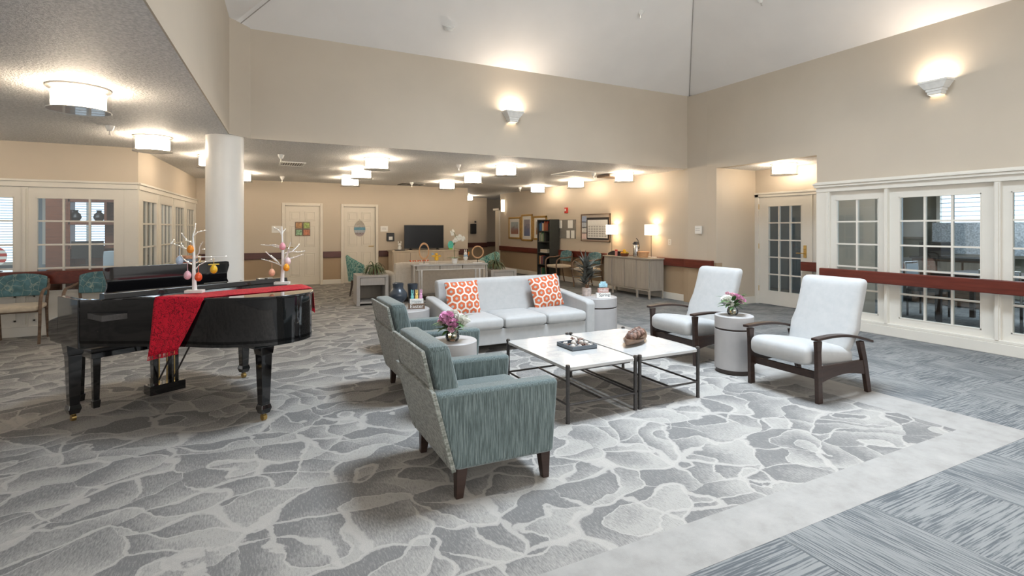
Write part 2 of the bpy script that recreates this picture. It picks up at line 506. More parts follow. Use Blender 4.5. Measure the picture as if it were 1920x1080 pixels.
def structure(o):
    o['kind'] = 'structure'; return o
def node(name, loc=(0, 0, 0), rz=0):
    o = bpy.data.objects.new(name, None); COL.objects.link(o); o.location = loc; o.rotation_euler = (0, 0, rz)
    return structure(o)
def S(name, mb, mat, **kw): return structure(mb.build(name, mat, **kw))
def dup(o, loc=None, rz=None, label=None, group=None):
    def rec(a, par):
        c = a.copy(); COL.objects.link(c)
        if par: c.parent = par
        for ch in a.children: rec(ch, c)
        return c
    c = rec(o, None)
    if loc: c.location = loc
    if rz is not None: c.rotation_euler = (0, 0, rz)
    if label: c['label'] = label
    if group: c['group'] = group
    return c
def copy_part(o, parent, loc=None, rot=None):
    c = o.copy(); COL.objects.link(c); c.parent = parent
    if loc: c.location = loc
    if rot: c.rotation_euler = rot
    return c
def P(px, py, d):
    """the point of the room seen at a pixel at a given depth from the camera"""
    k = (px - 960) / F
    return Vector((d * (SN + CS * k), d * (CS - SN * k), CH + (427 - py) / F * d))
def text(name, body, size, mat, parent, loc, rot, extrude=.001, align='CENTER'):
    cu = bpy.data.curves.new(name, 'FONT'); cu.body = body; cu.size = size; cu.extrude = extrude; cu.align_x = align; cu.align_y = 'CENTER'
    cu.resolution_u = 3
    o = bpy.data.objects.new(name, cu); COL.objects.link(o)
    bpy.context.view_layer.update()
    me = bpy.data.meshes.new_from_object(o.evaluated_get(bpy.context.evaluated_depsgraph_get()))
    bpy.data.objects.remove(o)
    me.materials.clear(); me.materials.append(M[mat] if isinstance(mat, str) else mat)
    q = bpy.data.objects.new(name, me); COL.objects.link(q)
    if parent: q.parent = parent
    q.location = loc; q.rotation_euler = rot
    return q

# ================================================================== SETTING
XR = 7.65      # right wall plane
YB = 7.47      # back side of the tall hall
YF = 14.0      # far wall with the two doors
ZC = 2.6       # low ceiling
ZT = 4.0       # top of the tall walls
XA = 8.70      # back of the door alcove
def xl(y): return -.233 - (7.2 - y) * .0595     # left side of the tall hall

# floor: three carpets side by side
fl = S('floor', MB().box(-9, 14, -4, 20, -.12, -.012), 'carpet')
MB().prism([(-9, 1.88), (4.52, 1.88), (4.52, 14.0), (5.63, 14), (5.63, 18.3), (-9, 18.3)], -.012, 0).build('patterned_carpet', 'carpet', fl, smooth=False)
MB().prism([(-9, 1.60), (4.93, 1.60), (4.93, 14), (4.52, 14), (4.52, 1.88), (-9, 1.88)], -.012, 0).build('carpet_border', 'border', fl, smooth=False)
MB().prism([(4.93, 8.6), (13, 8.6), (13, 20), (5.63, 20), (5.63, 14), (4.93, 14)], -.012, 0).build('striped_carpet', 'tilefar', fl, smooth=False)
MB().prism([(7.65, -3.8), (13, -3.8), (13, 8.6), (7.65, 8.6)], -.012, 0).build('striped_carpet', 'tilefar', fl, smooth=False)
MB().box(-9, 7.65, -4, -1.9, -.012, 0).build('striped_carpet', 'tilefar', fl, smooth=False)
TS = .68
tile0 = None
def carpet_tile(x, y, w, h, odd):
    mb = MB()
    if odd: w, h = h, w
    mb.box(-w / 2 + .0007, w / 2 - .0007, -h / 2 + .0007, h / 2 - .0007, -.011, -rnd.uniform(0, .0006))
    o = mb.build('carpet_tile', 'tile', fl, smooth=False)
    if odd: w, h = h, w
    o.location = (x + w / 2, y + h / 2, 0); o.rotation_euler = (0, 0, PI / 2 if odd else 0)
nx = 4; tw = (7.65 - 4.93) / nx
for i in range(nx):
    for j in range(15):
        y0 = 1.6 + j * TS
        y1 = min(y0 + TS, 8.6)
        if y1 - y0 > .1 or j < 10:
            if y0 < 8.6: carpet_tile(4.93 + i * tw, y0, tw, y1 - y0, (i + j) % 2)
for j in range(5):
    for i in range(9):
        y0 = 1.6 - (j + 1) * .7
        carpet_tile(7.65 - (i + 1) * tw, y0, tw, .7, (i + j) % 2)

# walls of the low part
wb_ = MB()
def wall_with_openings(mb, x0, x1, y0, y1, z1, ops):
    """ops: (a, b, top) along x"""
    x = x0
    for a, b, t in ops:
        mb.box(x, a, y0, y1, 0, z1); mb.box(a, b, y0, y1, t, z1); x = b
    mb.box(x, x1, y0, y1, 0, z1)
wall_with_openings(wb_, -1.15, 5.63, YF, YF + .15, ZC, [(.76, 1.58, 2.0), (2.16, 2.98, 2.0)])
S('wall_back', wb_, 'wall2', smooth=False)
S('wall_hall_left', MB().box(5.48, 5.63, YF + .15, 18.3, 0, ZC), 'wall2', smooth=False)
S('wall_hall_far', MB().box(5.2, 8.15, 18.3, 18.45, 0, ZC).box(8.0, 8.15, 18.45, 19.2, 0, ZC).box(8.0, 12.5, 19.2, 19.35, 0, ZC), 'wall2', smooth=False)
S('wall_right', MB().box(XR, XR + .15, 6.81, 16.05, 0, ZC), 'wall2', smooth=False)
S('wall_hall_right', MB().box(XR + .15, 12.5, 16.05 - .15, 16.05, 0, ZC), 'wall2', smooth=False)
# low ceiling (left side and the whole rear part)
S('ceiling_low', MB().prism([(-9, -2), (xl(-2) - .012, -2), (xl(7.2) - .012, 7.205), (-.012, YB + .012), (XR + .1, YB + .012), (XR + .1, 8.7), (12.5, 8.7), (12.5, 20), (-9, 20)], ZC, ZC + .1), 'popcorn', smooth=False)
# tall hall: upper walls
S('wall_upper_back', MB().box(-.0, XR + .1, YB, YB + .012, ZC - .002, ZT + .02).box(-.0, XR + .1, YB + .012, YB + .14, ZC + .1, ZT + .02), 'wall', smooth=False)
S('wall_upper_left', MB().prism([(xl(-.8), -.8), (xl(7.2), 7.2), (0, YB), (0, YB + .014), (xl(7.2) - .012, 7.207), (xl(-.8) - .012, -.8)], ZC - .002, ZT + .02), 'wall', smooth=False)
S('wall_upper_right', MB().box(XR, XR + .15, -1.0, YB, 2.10, ZT + .02).box(XR, XR + .15, 6.81, YB, 0, ZT + .02), 'wall', smooth=False) if False else None
ur = MB().box(XR, XR + .15, -1.0, 4.92, 2.10, ZT + .02).box(XR, XR + .15, 4.92, 6.81, 2.55, ZT + .02).box(XR, XR + .15, 6.81, YB + .14, ZC, ZT + .02)
S('wall_upper_right', ur, 'wall', smooth=False)
# corner posts
S('trim_corner_right', MB().prism([(XR, 7.03), (XR - .05, YB - .02), (XR - .05, YB + .1), (XR + .01, YB + .1)], 0, ZT), 'wall2', smooth=False)
# hipped ceiling
m_ = .60
CX, CY = (xl(3.3) + XR) / 2, 3.33
O = 1.15
zo = ZT + m_ * (XR - CX - O)
c_bl, c_br, c_fr, c_fl = (xl(7.2) - .02, YB + .02), (XR + .02, YB + .02), (XR + .02, -.8), (xl(-.8) - .02, -.8)
o_bl, o_br, o_fr, o_fl = (CX - O, CY + O), (CX + O, CY + O), (CX + O, CY - O), (CX - O, CY - O)
def panel(name, a, b, c, d):
    v = [(a[0], a[1], ZT), (b[0], b[1], ZT), (c[0], c[1], zo), (d[0], d[1], zo)]
    mb = MB(); mb.add(v + [(x, y, z + .08) for x, y, z in v], [(0, 1, 2, 3), (7, 6, 5, 4), (1, 0, 4, 5), (2, 1, 5, 6), (3, 2, 6, 7), (0, 3, 7, 4)])
    return S(name, mb, 'ceil', smooth=False)
panel('ceiling_hip_back', c_bl, c_br, o_br, o_bl)
panel('ceiling_hip_right', c_br, c_fr, o_fr, o_br)
panel('ceiling_hip_front', c_fr, c_fl, o_fl, o_fr)
panel('ceiling_hip_left', c_fl, c_bl, o_bl, o_fl)
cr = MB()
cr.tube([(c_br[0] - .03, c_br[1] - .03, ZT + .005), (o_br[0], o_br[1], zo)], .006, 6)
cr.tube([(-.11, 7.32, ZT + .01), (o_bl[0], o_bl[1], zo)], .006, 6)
S('ceiling_crease_shadow', cr, plain('crease_shadow_grey', (.40, .38, .36), .8))  # thin grey line along the folds, crease shadow put into its colour
# the lantern on top, out of the frame: kerb with glazing bars, open to the sky light
lt = MB()
for a, b in (((CX - O, CY - O), (CX + O, CY - O + .06)), ((CX - O, CY + O - .06), (CX + O, CY + O)), ((CX - O, CY - O), (CX - O + .06, CY + O)), ((CX + O - .06, CY - O), (CX + O, CY + O))):
    lt.box(a[0], b[0], a[1], b[1], zo, zo + 1.2)
for i in range(1, 3):
    lt.box(CX - O, CX + O, CY - O + i * 2 * O / 3 - .02, CY - O + i * 2 * O / 3 + .02, zo + 1.15, zo + 1.2)
    lt.box(CX - O + i * 2 * O / 3 - .02, CX - O + i * 2 * O / 3 + .02, CY - O, CY + O, zo + 1.15, zo + 1.2)
S('window_lantern', lt, 'white', smooth=False)

# round column
col = node('column_round', (-.29, 7.48, 0))
MB().lathe([(.215, 0), (.215, ZC)], seg=48).build('shaft', 'column', col)
MB().lathe([(.235, 0), (.235, .10), (.22, .12)], seg=48).build('base_moulding', 'column', col)

# baseboards
S('baseboard_back', MB().box(-1.1, .69, YF - .018, YF, 0, .12).box(3.06, 5.63, YF - .018, YF, 0, .12).box(1.65, 2.09, YF - .018, YF, 0, .12), 'white', bevel=.004)
S('baseboard_right', MB().box(XR - .018, XR, 7.5, 16.05, 0, .13), 'white', bevel=.004)
S('baseboard_alcove', MB().box(XR, XA, 6.79, 6.81, 0, .13).box(XR - .02, XR, 6.83, 7.05, 0, .13), 'white', bevel=.004)
S('baseboard_hall', MB().box(5.63, 8.15, 18.28, 18.3, 0, .12), 'white', bevel=.004)

# handrails
S('trim_rail_back', MB().box(-1.1, .69, YF - .05, YF, .68, .84).box(1.65, 2.09, YF - .05, YF, .68, .84).box(3.06, 5.63, YF - .05, YF, .68, .84), 'brownrail', bevel=.008)
S('trim_rail_right', MB().box(XR - .075, XR, 7.52, 16.0, .68, .84), 'mahogany', bevel=.012)
S('trim_rail_post', MB().box(XR - .10, XR, 6.86, 7.52, .68, .84), 'mahogany', bevel=.012)
S('trim_rail_hall', MB().box(5.63, 8.15, 18.24, 18.3, .70, .88).box(8.15, 12.4, 19.14, 19.2, .70, .88), 'brownrail', bevel=.01)
S('trim_rail_windows', MB().box(XR - .14, XR - .085, -.6, 4.80, .70, .86), 'mahogany', bevel=.014)
S('trim_rail_bracket', MB().box(XR - .085, XR - .03, 4.55, 4.62, .73, .83).box(XR - .085, XR - .03, 3.92, 3.99, .73, .83).box(XR - .085, XR - .03, 2.76, 2.83, .73, .83), 'walnut')
S('trim_rail_alcove', MB().box(XA - .14, XA - .085, 4.92, 5.80, .70, .86), 'mahogany', bevel=.012)
S('trim_rail_office', MB().box(-6, -1.55, 9.1 - .13, 9.1 - .075, .69, .87), 'mahogany', bevel=.014)

# ---- glazed panels
def french(name, loc, rz, w, zb, zt, gx0, gx1, gz0, gz1, cols, rows, mat='white', depth=.05, muntin=.022, solid=None):
    """a glazed panel in its own frame: local x to the right, y away from the room"""
    root = node(name, loc, rz)
    fr = MB()
    fr.box(0, gx0, 0, depth, zb, zt).box(gx1, w, 0, depth, zb, zt).box(gx0, gx1, 0, depth, gz1, zt).box(gx0, gx1, 0, depth, zb, gz0)
    fr.build('frame', mat, root, smooth=False)
    bead = MB()
    b = .012
    bead.box(gx0 - .001, gx0 + b, -.004, depth, gz0, gz1).box(gx1 - b, gx1 + .001, -.004, depth, gz0, gz1).box(gx0, gx1, -.004, depth, gz0, gz0 + b).box(gx0, gx1, -.004, depth, gz1 - b, gz1)
    bead.build('glazing_bead', mat, root, smooth=False)
    cw = (gx1 - gx0) / cols; rh = (gz1 - gz0) / rows
    for i in range(1, cols):
        MB().box(gx0 + i * cw - muntin / 2, gx0 + i * cw + muntin / 2, .004, depth - .004, gz0, gz1).build('muntin', mat, root, smooth=False)
    for j in range(1, rows):
        MB().box(gx0, gx1, .006, depth - .006, gz0 + j * rh - muntin / 2, gz0 + j * rh + muntin / 2).build('muntin', mat, root, smooth=False)
    proto = None
    for i in range(cols):
        for j in range(rows):
            cx, cz = gx0 + (i + .5) * cw, gz0 + (j + .5) * rh
            if proto is None:
                proto = MB().box(-cw / 2 + .004, cw / 2 - .004, -.002, .002, -rh / 2 + .004, rh / 2 - .004).build('pane', 'glass', root, smooth=False, loc=(cx, depth * .55, cz))
            else: copy_part(proto, root, (cx, depth * .55, cz))
    return root
# right: three panels between posts under one header
french('window_1', (XR + .03, 4.72, 0), -PI / 2, .745, .12, 2.0, .07, .65, .25, 1.86, 2, 5)
french('window_2', (XR + .03, 3.935, 0), -PI / 2, 1.11, .12, 2.0, .113, .983, .25, 1.86, 3, 5)
french('window_3', (XR + .03, 2.765, 0), -PI / 2, 1.11, .12, 2.0, .08, .95, .25, 1.86, 3, 5)
french('window_4', (XR + .03, 1.60, 0), -PI / 2, 1.11, .12, 2.0, .08, .95, .25, 1.86, 3, 5)
tr = MB()
for a, b in ((4.72, 4.92), (3.935, 3.975), (2.765, 2.825), (1.60, 1.655), (.2, .49)): tr.box(XR - .012, XR + .12, a, b, 0, 2.0)
for yy in (3.955, 2.795, 1.63, 4.75): tr.box(XR - .028, XR, yy - .017, yy + .017, .16, 1.97)
S('trim_window_posts', tr, 'white', bevel=.004)
hd = MB().box(XR - .02, XR + .12, -.5, 4.92, 1.98, 2.06).box(XR - .045, XR + .0, -.5, 4.94, 2.05, 2.085).box(XR - .06, XR, -.5, 4.955, 2.085, 2.11).box(XR - .03, XR, -.5, 4.93, 2.11, 2.13)
S('trim_window_header', hd, 'white', bevel=.004)
S('baseboard_windows', MB().box(XR - .03, XR + .12, -.5, 4.92, 0, .13).box(XR - .02, XR + .1, -.5, 4.92, .13, .165), 'white', bevel=.006)
# alcove
S('wall_alcove', MB().box(XR + .15, XA + .2, 6.81, 6.96, 0, 2.56).box(XR + .15, XA + .2, 4.77, 4.92, 0, 2.56).box(XA, XA + .15, 4.92, 6.81, 2.10, 2.56), 'wall', smooth=False)
S('ceiling_alcove', MB().box(XR + .15, XA + .2, 4.77, 6.96, 2.55, 2.65), 'popcorn', smooth=False)
S('ceiling_alcove_edge', MB().box(XR, XR + .15, 4.92, 6.81, 2.548, 2.55), 'wall', smooth=False)
d3 = french('door_3', (XA, 6.73, 0), -PI / 2, 1.04, .012, 2.03, .19, .86, .26, 1.86, 3, 5, 'white')
MB().box(.90, .955, -.012, 0, .92, 1.14).build('lock_plate', 'brass', d3, bevel=.004)
hh = MB().tube([(.928, -.01, 1.0), (.928, -.06, 1.0)], .012).tube([(.928, -.055, 1.0), (.80, -.055, 1.0)], .010)
hh.lathe([(.022, 0), (.022, .01)], (.928, -.03, 1.07), 16).build('handle', 'brass', d3)
for z in (.25, 1.05, 1.80): MB().box(-.02, .006, -.012, .0, z, z + .1).build('hinge', 'brass', d3)
french('window_5', (XA, 5.66, 0), -PI / 2, .74, .10, 2.03, .10, .64, .26, 1.86, 2, 5)
S('trim_alcove_door', MB().box(XA - .02, XA + .1, 6.73, 6.81, 0, 2.09).box(XA - .02, XA + .1, 5.66, 5.69, 0, 2.03).box(XA - .02, XA + .1, 4.92, 6.81, 2.03, 2.10).box(XA - .035, XA, 4.92, 6.81, 2.08, 2.115).box(XA - .01, XA + .1, 4.92, 5.66, 0, .12), 'white', bevel=.004)

# left: office front and its side
french('window_6', (-2.655, 9.1, 0), 0, 1.04, .10, 2.0, .08, .935, .58, 1.86, 3, 4)
french('window_7', (-3.80, 9.1, 0), 0, 1.07, .10, 2.0, .13, 1.0, .58, 1.86, 3, 4)
french('window_8', (-4.95, 9.1, 0), 0, 1.07, .10, 2.0, .13, 1.0, .58, 1.86, 3, 4)
t2 = MB()
for a, b in ((-2.73, -2.655), (-1.615, -1.45), (-3.88, -3.80), (-6, -4.95)): t2.box(a, b, 9.09, 9.22, 0, 2.0)
t2.box(-2.71, -2.675, 9.07, 9.1, .16, 1.97)
S('trim_office_posts', t2, 'white', bevel=.004)
for k, (a, b) in enumerate(((-2.6, -1.68), (-3.75, -2.78))):
    q = MB(); q.box(a, b, 9.085, 9.1, .2, .22).box(a, b, 9.085, 9.1, .52, .54).box(a, a + .02, 9.085, 9.1, .2, .54).box(b - .02, b, 9.085, 9.1, .2, .54)
    S('trim_office_panel', q, 'white')
S('trim_office_header', MB().box(-6, -1.45, 9.07, 9.22, 2.0, 2.07).box(-6, -1.44, 9.05, 9.2, 2.07, 2.10), 'white', bevel=.004)
S('baseboard_office', MB().box(-6, -1.45, 9.07, 9.2, 0, .13), 'white', bevel=.004)
S('wall_office_front', MB().box(-6, -1.45, 9.1, 9.25, 2.08, ZC), 'wall', smooth=False)
ang = math.atan2(14 - 9.1, -1.12 + 1.45); L = math.hypot(14 - 9.1, .33)
for k in range(4):
    w = (L - .25) / 4
    p0 = Vector((-1.45, 9.1)) + Vector((math.cos(ang), math.sin(ang))) * (.12 + k * w)
    french('window_%d' % (9 + k), (p0.x, p0.y, 0), ang, w - .06, .10, 2.0, .13, w - .19, .45 if k < 3 else .45, 1.86, 3, 4)
side = node('wall_office_side', (-1.45, 9.1, 0), ang)
MB().box(0, L, 0, .14, 2.08, ZC).build('upper_wall', 'wall', side, smooth=False)
hb = MB().box(0, L, -.02, .12, 2.0, 2.07).box(-.02, L, -.04, .1, 2.07, 2.10)
hb.build('header', 'white', side, bevel=.004)
pb = MB().box(-.0, .12, -.01, .13, 0, 2.0)
for k in range(1, 5): pb.box(.12 + k * w - .06, .12 + k * w, -.01, .12, 0, 2.0)
pb.build('mullion', 'white', side, bevel=.004)
MB().box(0, L, -.018, .12, 0, .13).build('base', 'white', side, bevel=.004)

# office interior
S('wall_office_back', MB().box(-7, -1.2, 13.2, 13.3, 0, ZC), 'bluewall', smooth=False)
S('wall_office_left', MB().box(-7.1, -7, 9.1, 13.3, 0, ZC), 'bluewall', smooth=False)
def blind_window(name, loc, rz, w, z0, z1, n):
    r = node(name, loc, rz)
    MB().box(0, w, .06, .08, z0, z1).build('pane', 'daylight', r, smooth=False)
    f = MB().box(-.06, 0, -.02, .1, z0 - .06, z1 + .06).box(w, w + .06, -.02, .1, z0 - .06, z1 + .06).box(0, w, -.02, .1, z1, z1 + .06).box(0, w, -.04, .1, z0 - .06, z0)
    f.build('frame', 'white', r)
    MB().box(w / 2 - .02, w / 2 + .02, .03, .06, z0, z1).build('sash_bar', 'white', r)
    p = None
    for i in range(n):
        z = z0 + (i + .5) * (z1 - z0) / n
        if p is None: p = MB().hexa([(0, -.018, -.008), (w, -.018, -.008), (w, .012, .006), (0, .012, .006)], [(0, -.018, -.006), (w, -.018, -.006), (w, .012, .008), (0, .012, .008)]).build('slat', 'blind', r, smooth=False, loc=(0, 0, z))
        else: copy_part(p, r, (0, 0, z))
    return r
blind_window('window_13', (-5.35, 13.1, 0), 0, 1.35, .8, 2.1, 26)
blind_window('window_14', (-3.55, 13.1, 0), 0, 1.25, .8, 2.1, 26)
hut = thing('office_hutch', 'dark cherry desk hutch behind the glazed office front', 'desk', (-2.62, 11.2, 0))
h = MB().box(-.42, .98, 0, .55, .70, .75).box(-.42, -.38, 0, .55, 0, .7).box(.94, .98, 0, .55, 0, .7).box(-.38, .94, .5, .53, .05, .7)
h.build('desk', 'deskwood', hut, bevel=.004)
h = MB().box(-.50, -.20, .25, .55, .75, 1.95)
h.build('side_cabinet', 'deskwood', hut, bevel=.004)
h = MB().box(-.20, -.17, .25, .55, .75, 1.95).box(.68, .72, .25, .55, .75, 1.95).box(-.2, .7, .25, .55, 1.90, 1.95).box(-.2, .7, .25, .55, 1.50, 1.56).box(.30, .34, .25, .55, 1.56, 1.9).box(-.2, .7, .25, .55, 1.08, 1.13).box(.26, .7, .5, .55, .75, 1.95).box(-.2, .26, .5, .55, .75, 1.08)
h.build('shelf', 'deskwood', hut, bevel=.004)
for k_, (x_, lab_) in enumerate(((-2.75, 'dark round vase at the left of the hutch top shelf'), (-2.42, 'dark round vase at the middle of the hutch top shelf'))):
    o_ = MB().lathe([(0, 0), (.05, 0), (.085, .07), (.07, .13), (.03, .17), (.045, .2), (0, .2)], seg=24).build('dark_vase', 'blackplastic')
    o_.location = (x_, 11.6, 1.561); tag(o_, lab_, 'vase')
mon = thing('monitor', 'black computer monitor on the cherry office desk', 'monitor', (-2.52, 11.33, .80), R(20))
MB().box(-.22, .22, -.01, .02, .12, .42).build('screen', 'blackplastic', mon, bevel=.005)
MB().box(-.03, .03, 0, .03, .0, .15).box(-.1, .1, -.06, .08, 0, .015).build('stand', 'blackplastic', mon)
ch = thing('office_chair', 'grey office chair pulled up to the cherry desk', 'chair', (-2.0, 10.7, 0))
MB().rbox((0, .2, .80), (.22, .04, .26), .035, 4).build('backrest', 'bluewall', ch)
MB().rbox((0, 0, .48), (.23, .23, .05), .04, 4).build('seat', 'bluewall', ch)
MB().tube([(0, 0, .1), (0, 0, .44)], .03).tube([(-.25, 0, .05), (.25, 0, .05)], .02).tube([(0, -.25, .05), (0, .25, .05)], .02).build('base', 'blackmetal', ch)
MB().tube([(0, .22, .45), (0, .24, .7)], .02).build('back_post', 'blackmetal', ch)

wt = thing('office_table', 'pale table behind the leftmost office panel', 'table', (-3.75, 10.6, 0))
MB().box(-.55, .55, -.3, .3, .74, .78).build('tabletop', 'ceramicwhite', wt, bevel=.004)
for sx in (-1, 1):
    for sy in (-1, 1): MB().box(sx * .5 - .02, sx * .5 + .02, sy * .26 - .02, sy * .26 + .02, 0, .74).build('leg', 'nickel', wt)
es2 = thing('striped_egg_sign', 'red and white striped egg sign on the office table', 'decoration', (-3.42, 10.5, .78))
MB().box(-.05, .05, -.03, .03, 0, .015).tube([(0, 0, .01), (0, 0, .12)], .008, 8).build('stand', 'blackmetal', es2)
for k_ in range(6):
    z0_, z1_ = .10 + k_ * .045, .145 + k_ * .045
    hw_ = lambda z: .11 * math.sqrt(max(.0, 1 - ((z - .235) / .136) ** 2))
    zz_ = [z0_ + (z1_ - z0_) * i_ / 4 for i_ in range(5)]
    MB().prism_y([(hw_(z) + .002, z) for z in zz_] + [(-hw_(z) - .002, z) for z in reversed(zz_)], -.012, .0).build('stripe', 'red' if k_ % 2 else 'paper', es2)
# room behind the right windows
S('wall_dining_far', MB().box(12.4, 12.5, -3, 8.6, 0, ZC), 'olive', smooth=False)
S('wall_dining_side', MB().box(9.15, 9.25, 4.2, 8.6, 0, ZC) .box(9.25, 12.4, 8.5, 8.6, 0, ZC), 'bluewall', smooth=False) if False else None
S('wall_dining_side', MB().box(8.9, 12.4, 8.5, 8.6, 0, ZC).box(11.3, 11.4, 5.6, 8.5, 0, ZC), 'bluewall', smooth=False)
S('ceiling_dining', MB().box(7.8, 12.5, -3, 4.77, ZC, ZC + .1).box(8.9, 12.5, 4.77, 8.6, ZC, ZC + .1), 'ceil', smooth=False)
S('trim_dining_doors', MB().box(11.27, 11.3, 6.0, 6.08, 0, 2.1).box(11.27, 11.3, 6.7, 6.78, 0, 2.1).box(11.27, 11.3, 6.0, 6.78, 2.04, 2.1), 'white')
wn = blind_window('window_15', (12.30, 5.38, 0), -PI / 2, 1.3, .95, 2.15, 14)
MB().box(-.1, 1.4, -.09, -.05, .95, 1.55).build('valance', plain('grey_check_valance', (.45, .5, .55), .8, var=.4, scale=40), wn)
blind_window('window_16', (12.30, 3.2, 0), -PI / 2, 1.5, 1.0, 2.2, 12)
dt = thing('dining_table', 'dark dining table seen through the middle right window', 'table', (9.9, 3.6, 0))
MB().box(-.6, .6, -.6, .6, .72, .76).build('tabletop', 'espresso', dt, bevel=.006)
for sx in (-1, 1):
    for sy in (-1, 1): MB().box(sx * .52 - .03, sx * .52 + .03, sy * .52 - .03, sy * .52 + .03, 0, .72).build('leg', 'espresso', dt)
def dchair(lab, loc, rz):
    c = thing('dining_chair', lab, 'chair', loc, rz)
    MB().rbox((0, 0, .45), (.22, .22, .04), .03, 4).build('seat', 'blackplastic', c)
    MB().tube([(-.2, .2, .45), (-.2, .25, .88), (.2, .25, .88), (.2, .2, .45)], .014, 8).build('back_frame', 'steel', c)
    MB().box(-.18, .18, .225, .25, .62, .85).build('backrest', 'bluewall', c)
    for sx in (-1, 1):
        for sy in (-1, 1): MB().tube([(sx * .2, sy * .2, 0), (sx * .2, sy * .2, .42)], .016, 8).build('leg', 'blackmetal', c)
    return c
c0 = dchair('dark dining chair nearest the middle right window', (9.0, 3.2, 0), R(95))
dup(c0, (9.9, 2.7, 0), R(180), 'dark dining chair at the right side of the dining table')
dup(c0, (9.9, 4.5, 0), R(0), 'dark dining chair at the left side of the dining table')
dup(c0, (8.9, 1.9, 0), R(80), 'dark dining chair behind the rightmost glazed panel')
cab = thing('kitchen_counter', 'dark counter cabinet with drawers behind the left column of panes', 'counter', (11.75, 4.9, 0), -PI / 2)
MB().box(-.6, .6, -.25, .25, .02, .86).build('body', 'walnut', cab, bevel=.004)
MB().box(-.63, .63, -.28, .28, .86, .90).build('worktop', 'iron', cab, bevel=.004)
for k in range(3): MB().box(-.57 + k * .4, -.21 + k * .4, -.265, -.25, .62, .82).build('drawer', 'greywash', cab)
mw = tag(MB().box(-.25, .25, -.18, .18, 0, .28).build('coffee_machine', 'blackplastic', bevel=.01, loc=(11.75, 5.2, .9)), 'black coffee machine on the dining room counter', 'appliance')
wp = thing('wall_picture', 'small grey picture on the dining room wall', 'picture', (12.39, 5.95, 1.42), -PI / 2)
MB().box(-.3, .3, -.02, 0, -.2, .2).build('frame', 'greywash', wp); MB().box(-.26, .26, -.025, -.02, -.16, .16).build('print', 'paper', wp)
# column-like lamp in the dining room is one of the ceiling lamps below

# doors in the far wall
def six_panel(name, x0, x1, handle_side):
    r = node(name, (x0, YF, 0))
    w = x1 - x0
    c = MB().box(-.07, 0, -.025, .12, 0, 2.07).box(w, w + .07, -.025, .12, 0, 2.07).box(0, w, -.025, .12, 2.0, 2.07)
    c.build('casing', 'doorpaint', r, bevel=.006)
    MB().box(0, w, .03, .07, .01, 2.0).build('slab', 'doorpaint', r, smooth=False)
    pw = (w - .11 * 2 - .10) / 2
    for i in range(2):
        a = .11 + i * (pw + .10)
        for z0, z1 in ((.22, .82), (.97, 1.50), (1.62, 1.86)):
            q = MB().box(a, a + pw, .022, .032, z0, z0 + .02).box(a, a + pw, .022, .032, z1 - .02, z1).box(a, a + .02, .022, .032, z0, z1).box(a + pw - .02, a + pw, .022, .032, z0, z1)
            q.box(a + .045, a + pw - .045, .020, .032, z0 + .045, z1 - .045)
            q.build('panel', 'doorpaint', r, bevel=.003)
    hx = w - .07 if handle_side > 0 else .07
    MB().lathe([(.03, -.01), (.03, .01)], (hx, .02, .96), 16).tube([(hx, .02, .96), (hx, -.05, .96), (hx - handle_side * .12, -.05, .96)], .011).build('handle', 'brass', r)
    return r
six_panel('door_1', .76, 1.58, -1)
six_panel('door_2', 2.16, 2.98, 1)
S('door_4', MB().box(XR + .02, XR + .06, 16.1, 16.5, 0, 2.05), 'doorpaint', smooth=False)
S('trim_hall_door', MB().box(XR - .02, XR + .15, 16.05, 16.12, 0, 2.12).box(XR - .02, XR + .15, 16.05, 16.6, 2.05, 2.12), 'white')

# ================================================================== LAMPS
lp = thing('ceiling_lamp', 'x', 'ceiling lamp', (0, 0, ZC))
MB().lathe([(.214, 0), (.214, -.014), (.0, -.014)], seg=40).build('canopy', 'nickel', lp)
MB().lathe([(.18, -.04), (.18, -.155), (.14, -.165), (0, -.17)], seg=40).build('shade', 'lampglow', lp)
MB().lathe([(.213, -.012), (.213, -.19)], seg=40).build('glass_drum', 'drumglass', lp)
MB().lathe([(.214, -.186), (.216, -.190), (.213, -.193), (.210, -.19), (.212, -.186)], seg=40).build('rim', 'ceramicwhite', lp)
MB().lathe([(0, -.19), (.018, -.185), (.018, -.172), (0, -.170)], seg=16).build('finial', 'nickel', lp)
LAMPS = [(-1.26, 5.41, 'large round drum ceiling lamp nearest the camera, over the left side'),
         (-1.10, 7.87, 'round drum ceiling lamp in front of the office corner'),
         (-3.55, 7.60, 'round drum ceiling lamp over the far left chairs, beyond the frame edge'),
         (-.55, 9.55, 'round drum ceiling lamp half hidden by the left edge of the white column'),
         (-.18, 12.2, 'round drum ceiling lamp just right of the white column'),
         (1.87, 8.68, 'middle column of lamps, the nearest drum lamp before the two cream doors'),
         (1.94, 10.4, 'second drum lamp of the row leading to the two cream doors'),
         (2.05, 12.35, 'farthest drum lamp of the row leading to the two cream doors'),
         (4.24, 8.65, 'nearest drum lamp of the row leading to the television'),
         (4.32, 10.45, 'second drum lamp of the row leading to the television'),
         (4.39, 12.3, 'farthest drum lamp of the row leading to the television'),
         (7.0, 8.65, 'drum lamp nearest the right wall, above the coffee sideboard'),
         (7.0, 10.45, 'second drum lamp along the right wall, above the calendar board'),
         (7.05, 12.4, 'third drum lamp along the right wall, above the bookcase'),
         (6.9, 17.2, 'drum lamp on the ceiling of the far hallway')]
for k, (x, y, lab) in enumerate(LAMPS):
    if k == 0: lp.location = (x, y, ZC); lp['label'] = lab; lp['group'] = 'drum ceiling lamps'; c = lp
    else: c = dup(lp, (x, y, ZC), 0, lab)
lp['label'] = LAMPS[0][2]
dup(lp, (8.2, 5.85, 2.55), 0, 'round drum ceiling lamp in the door alcove')
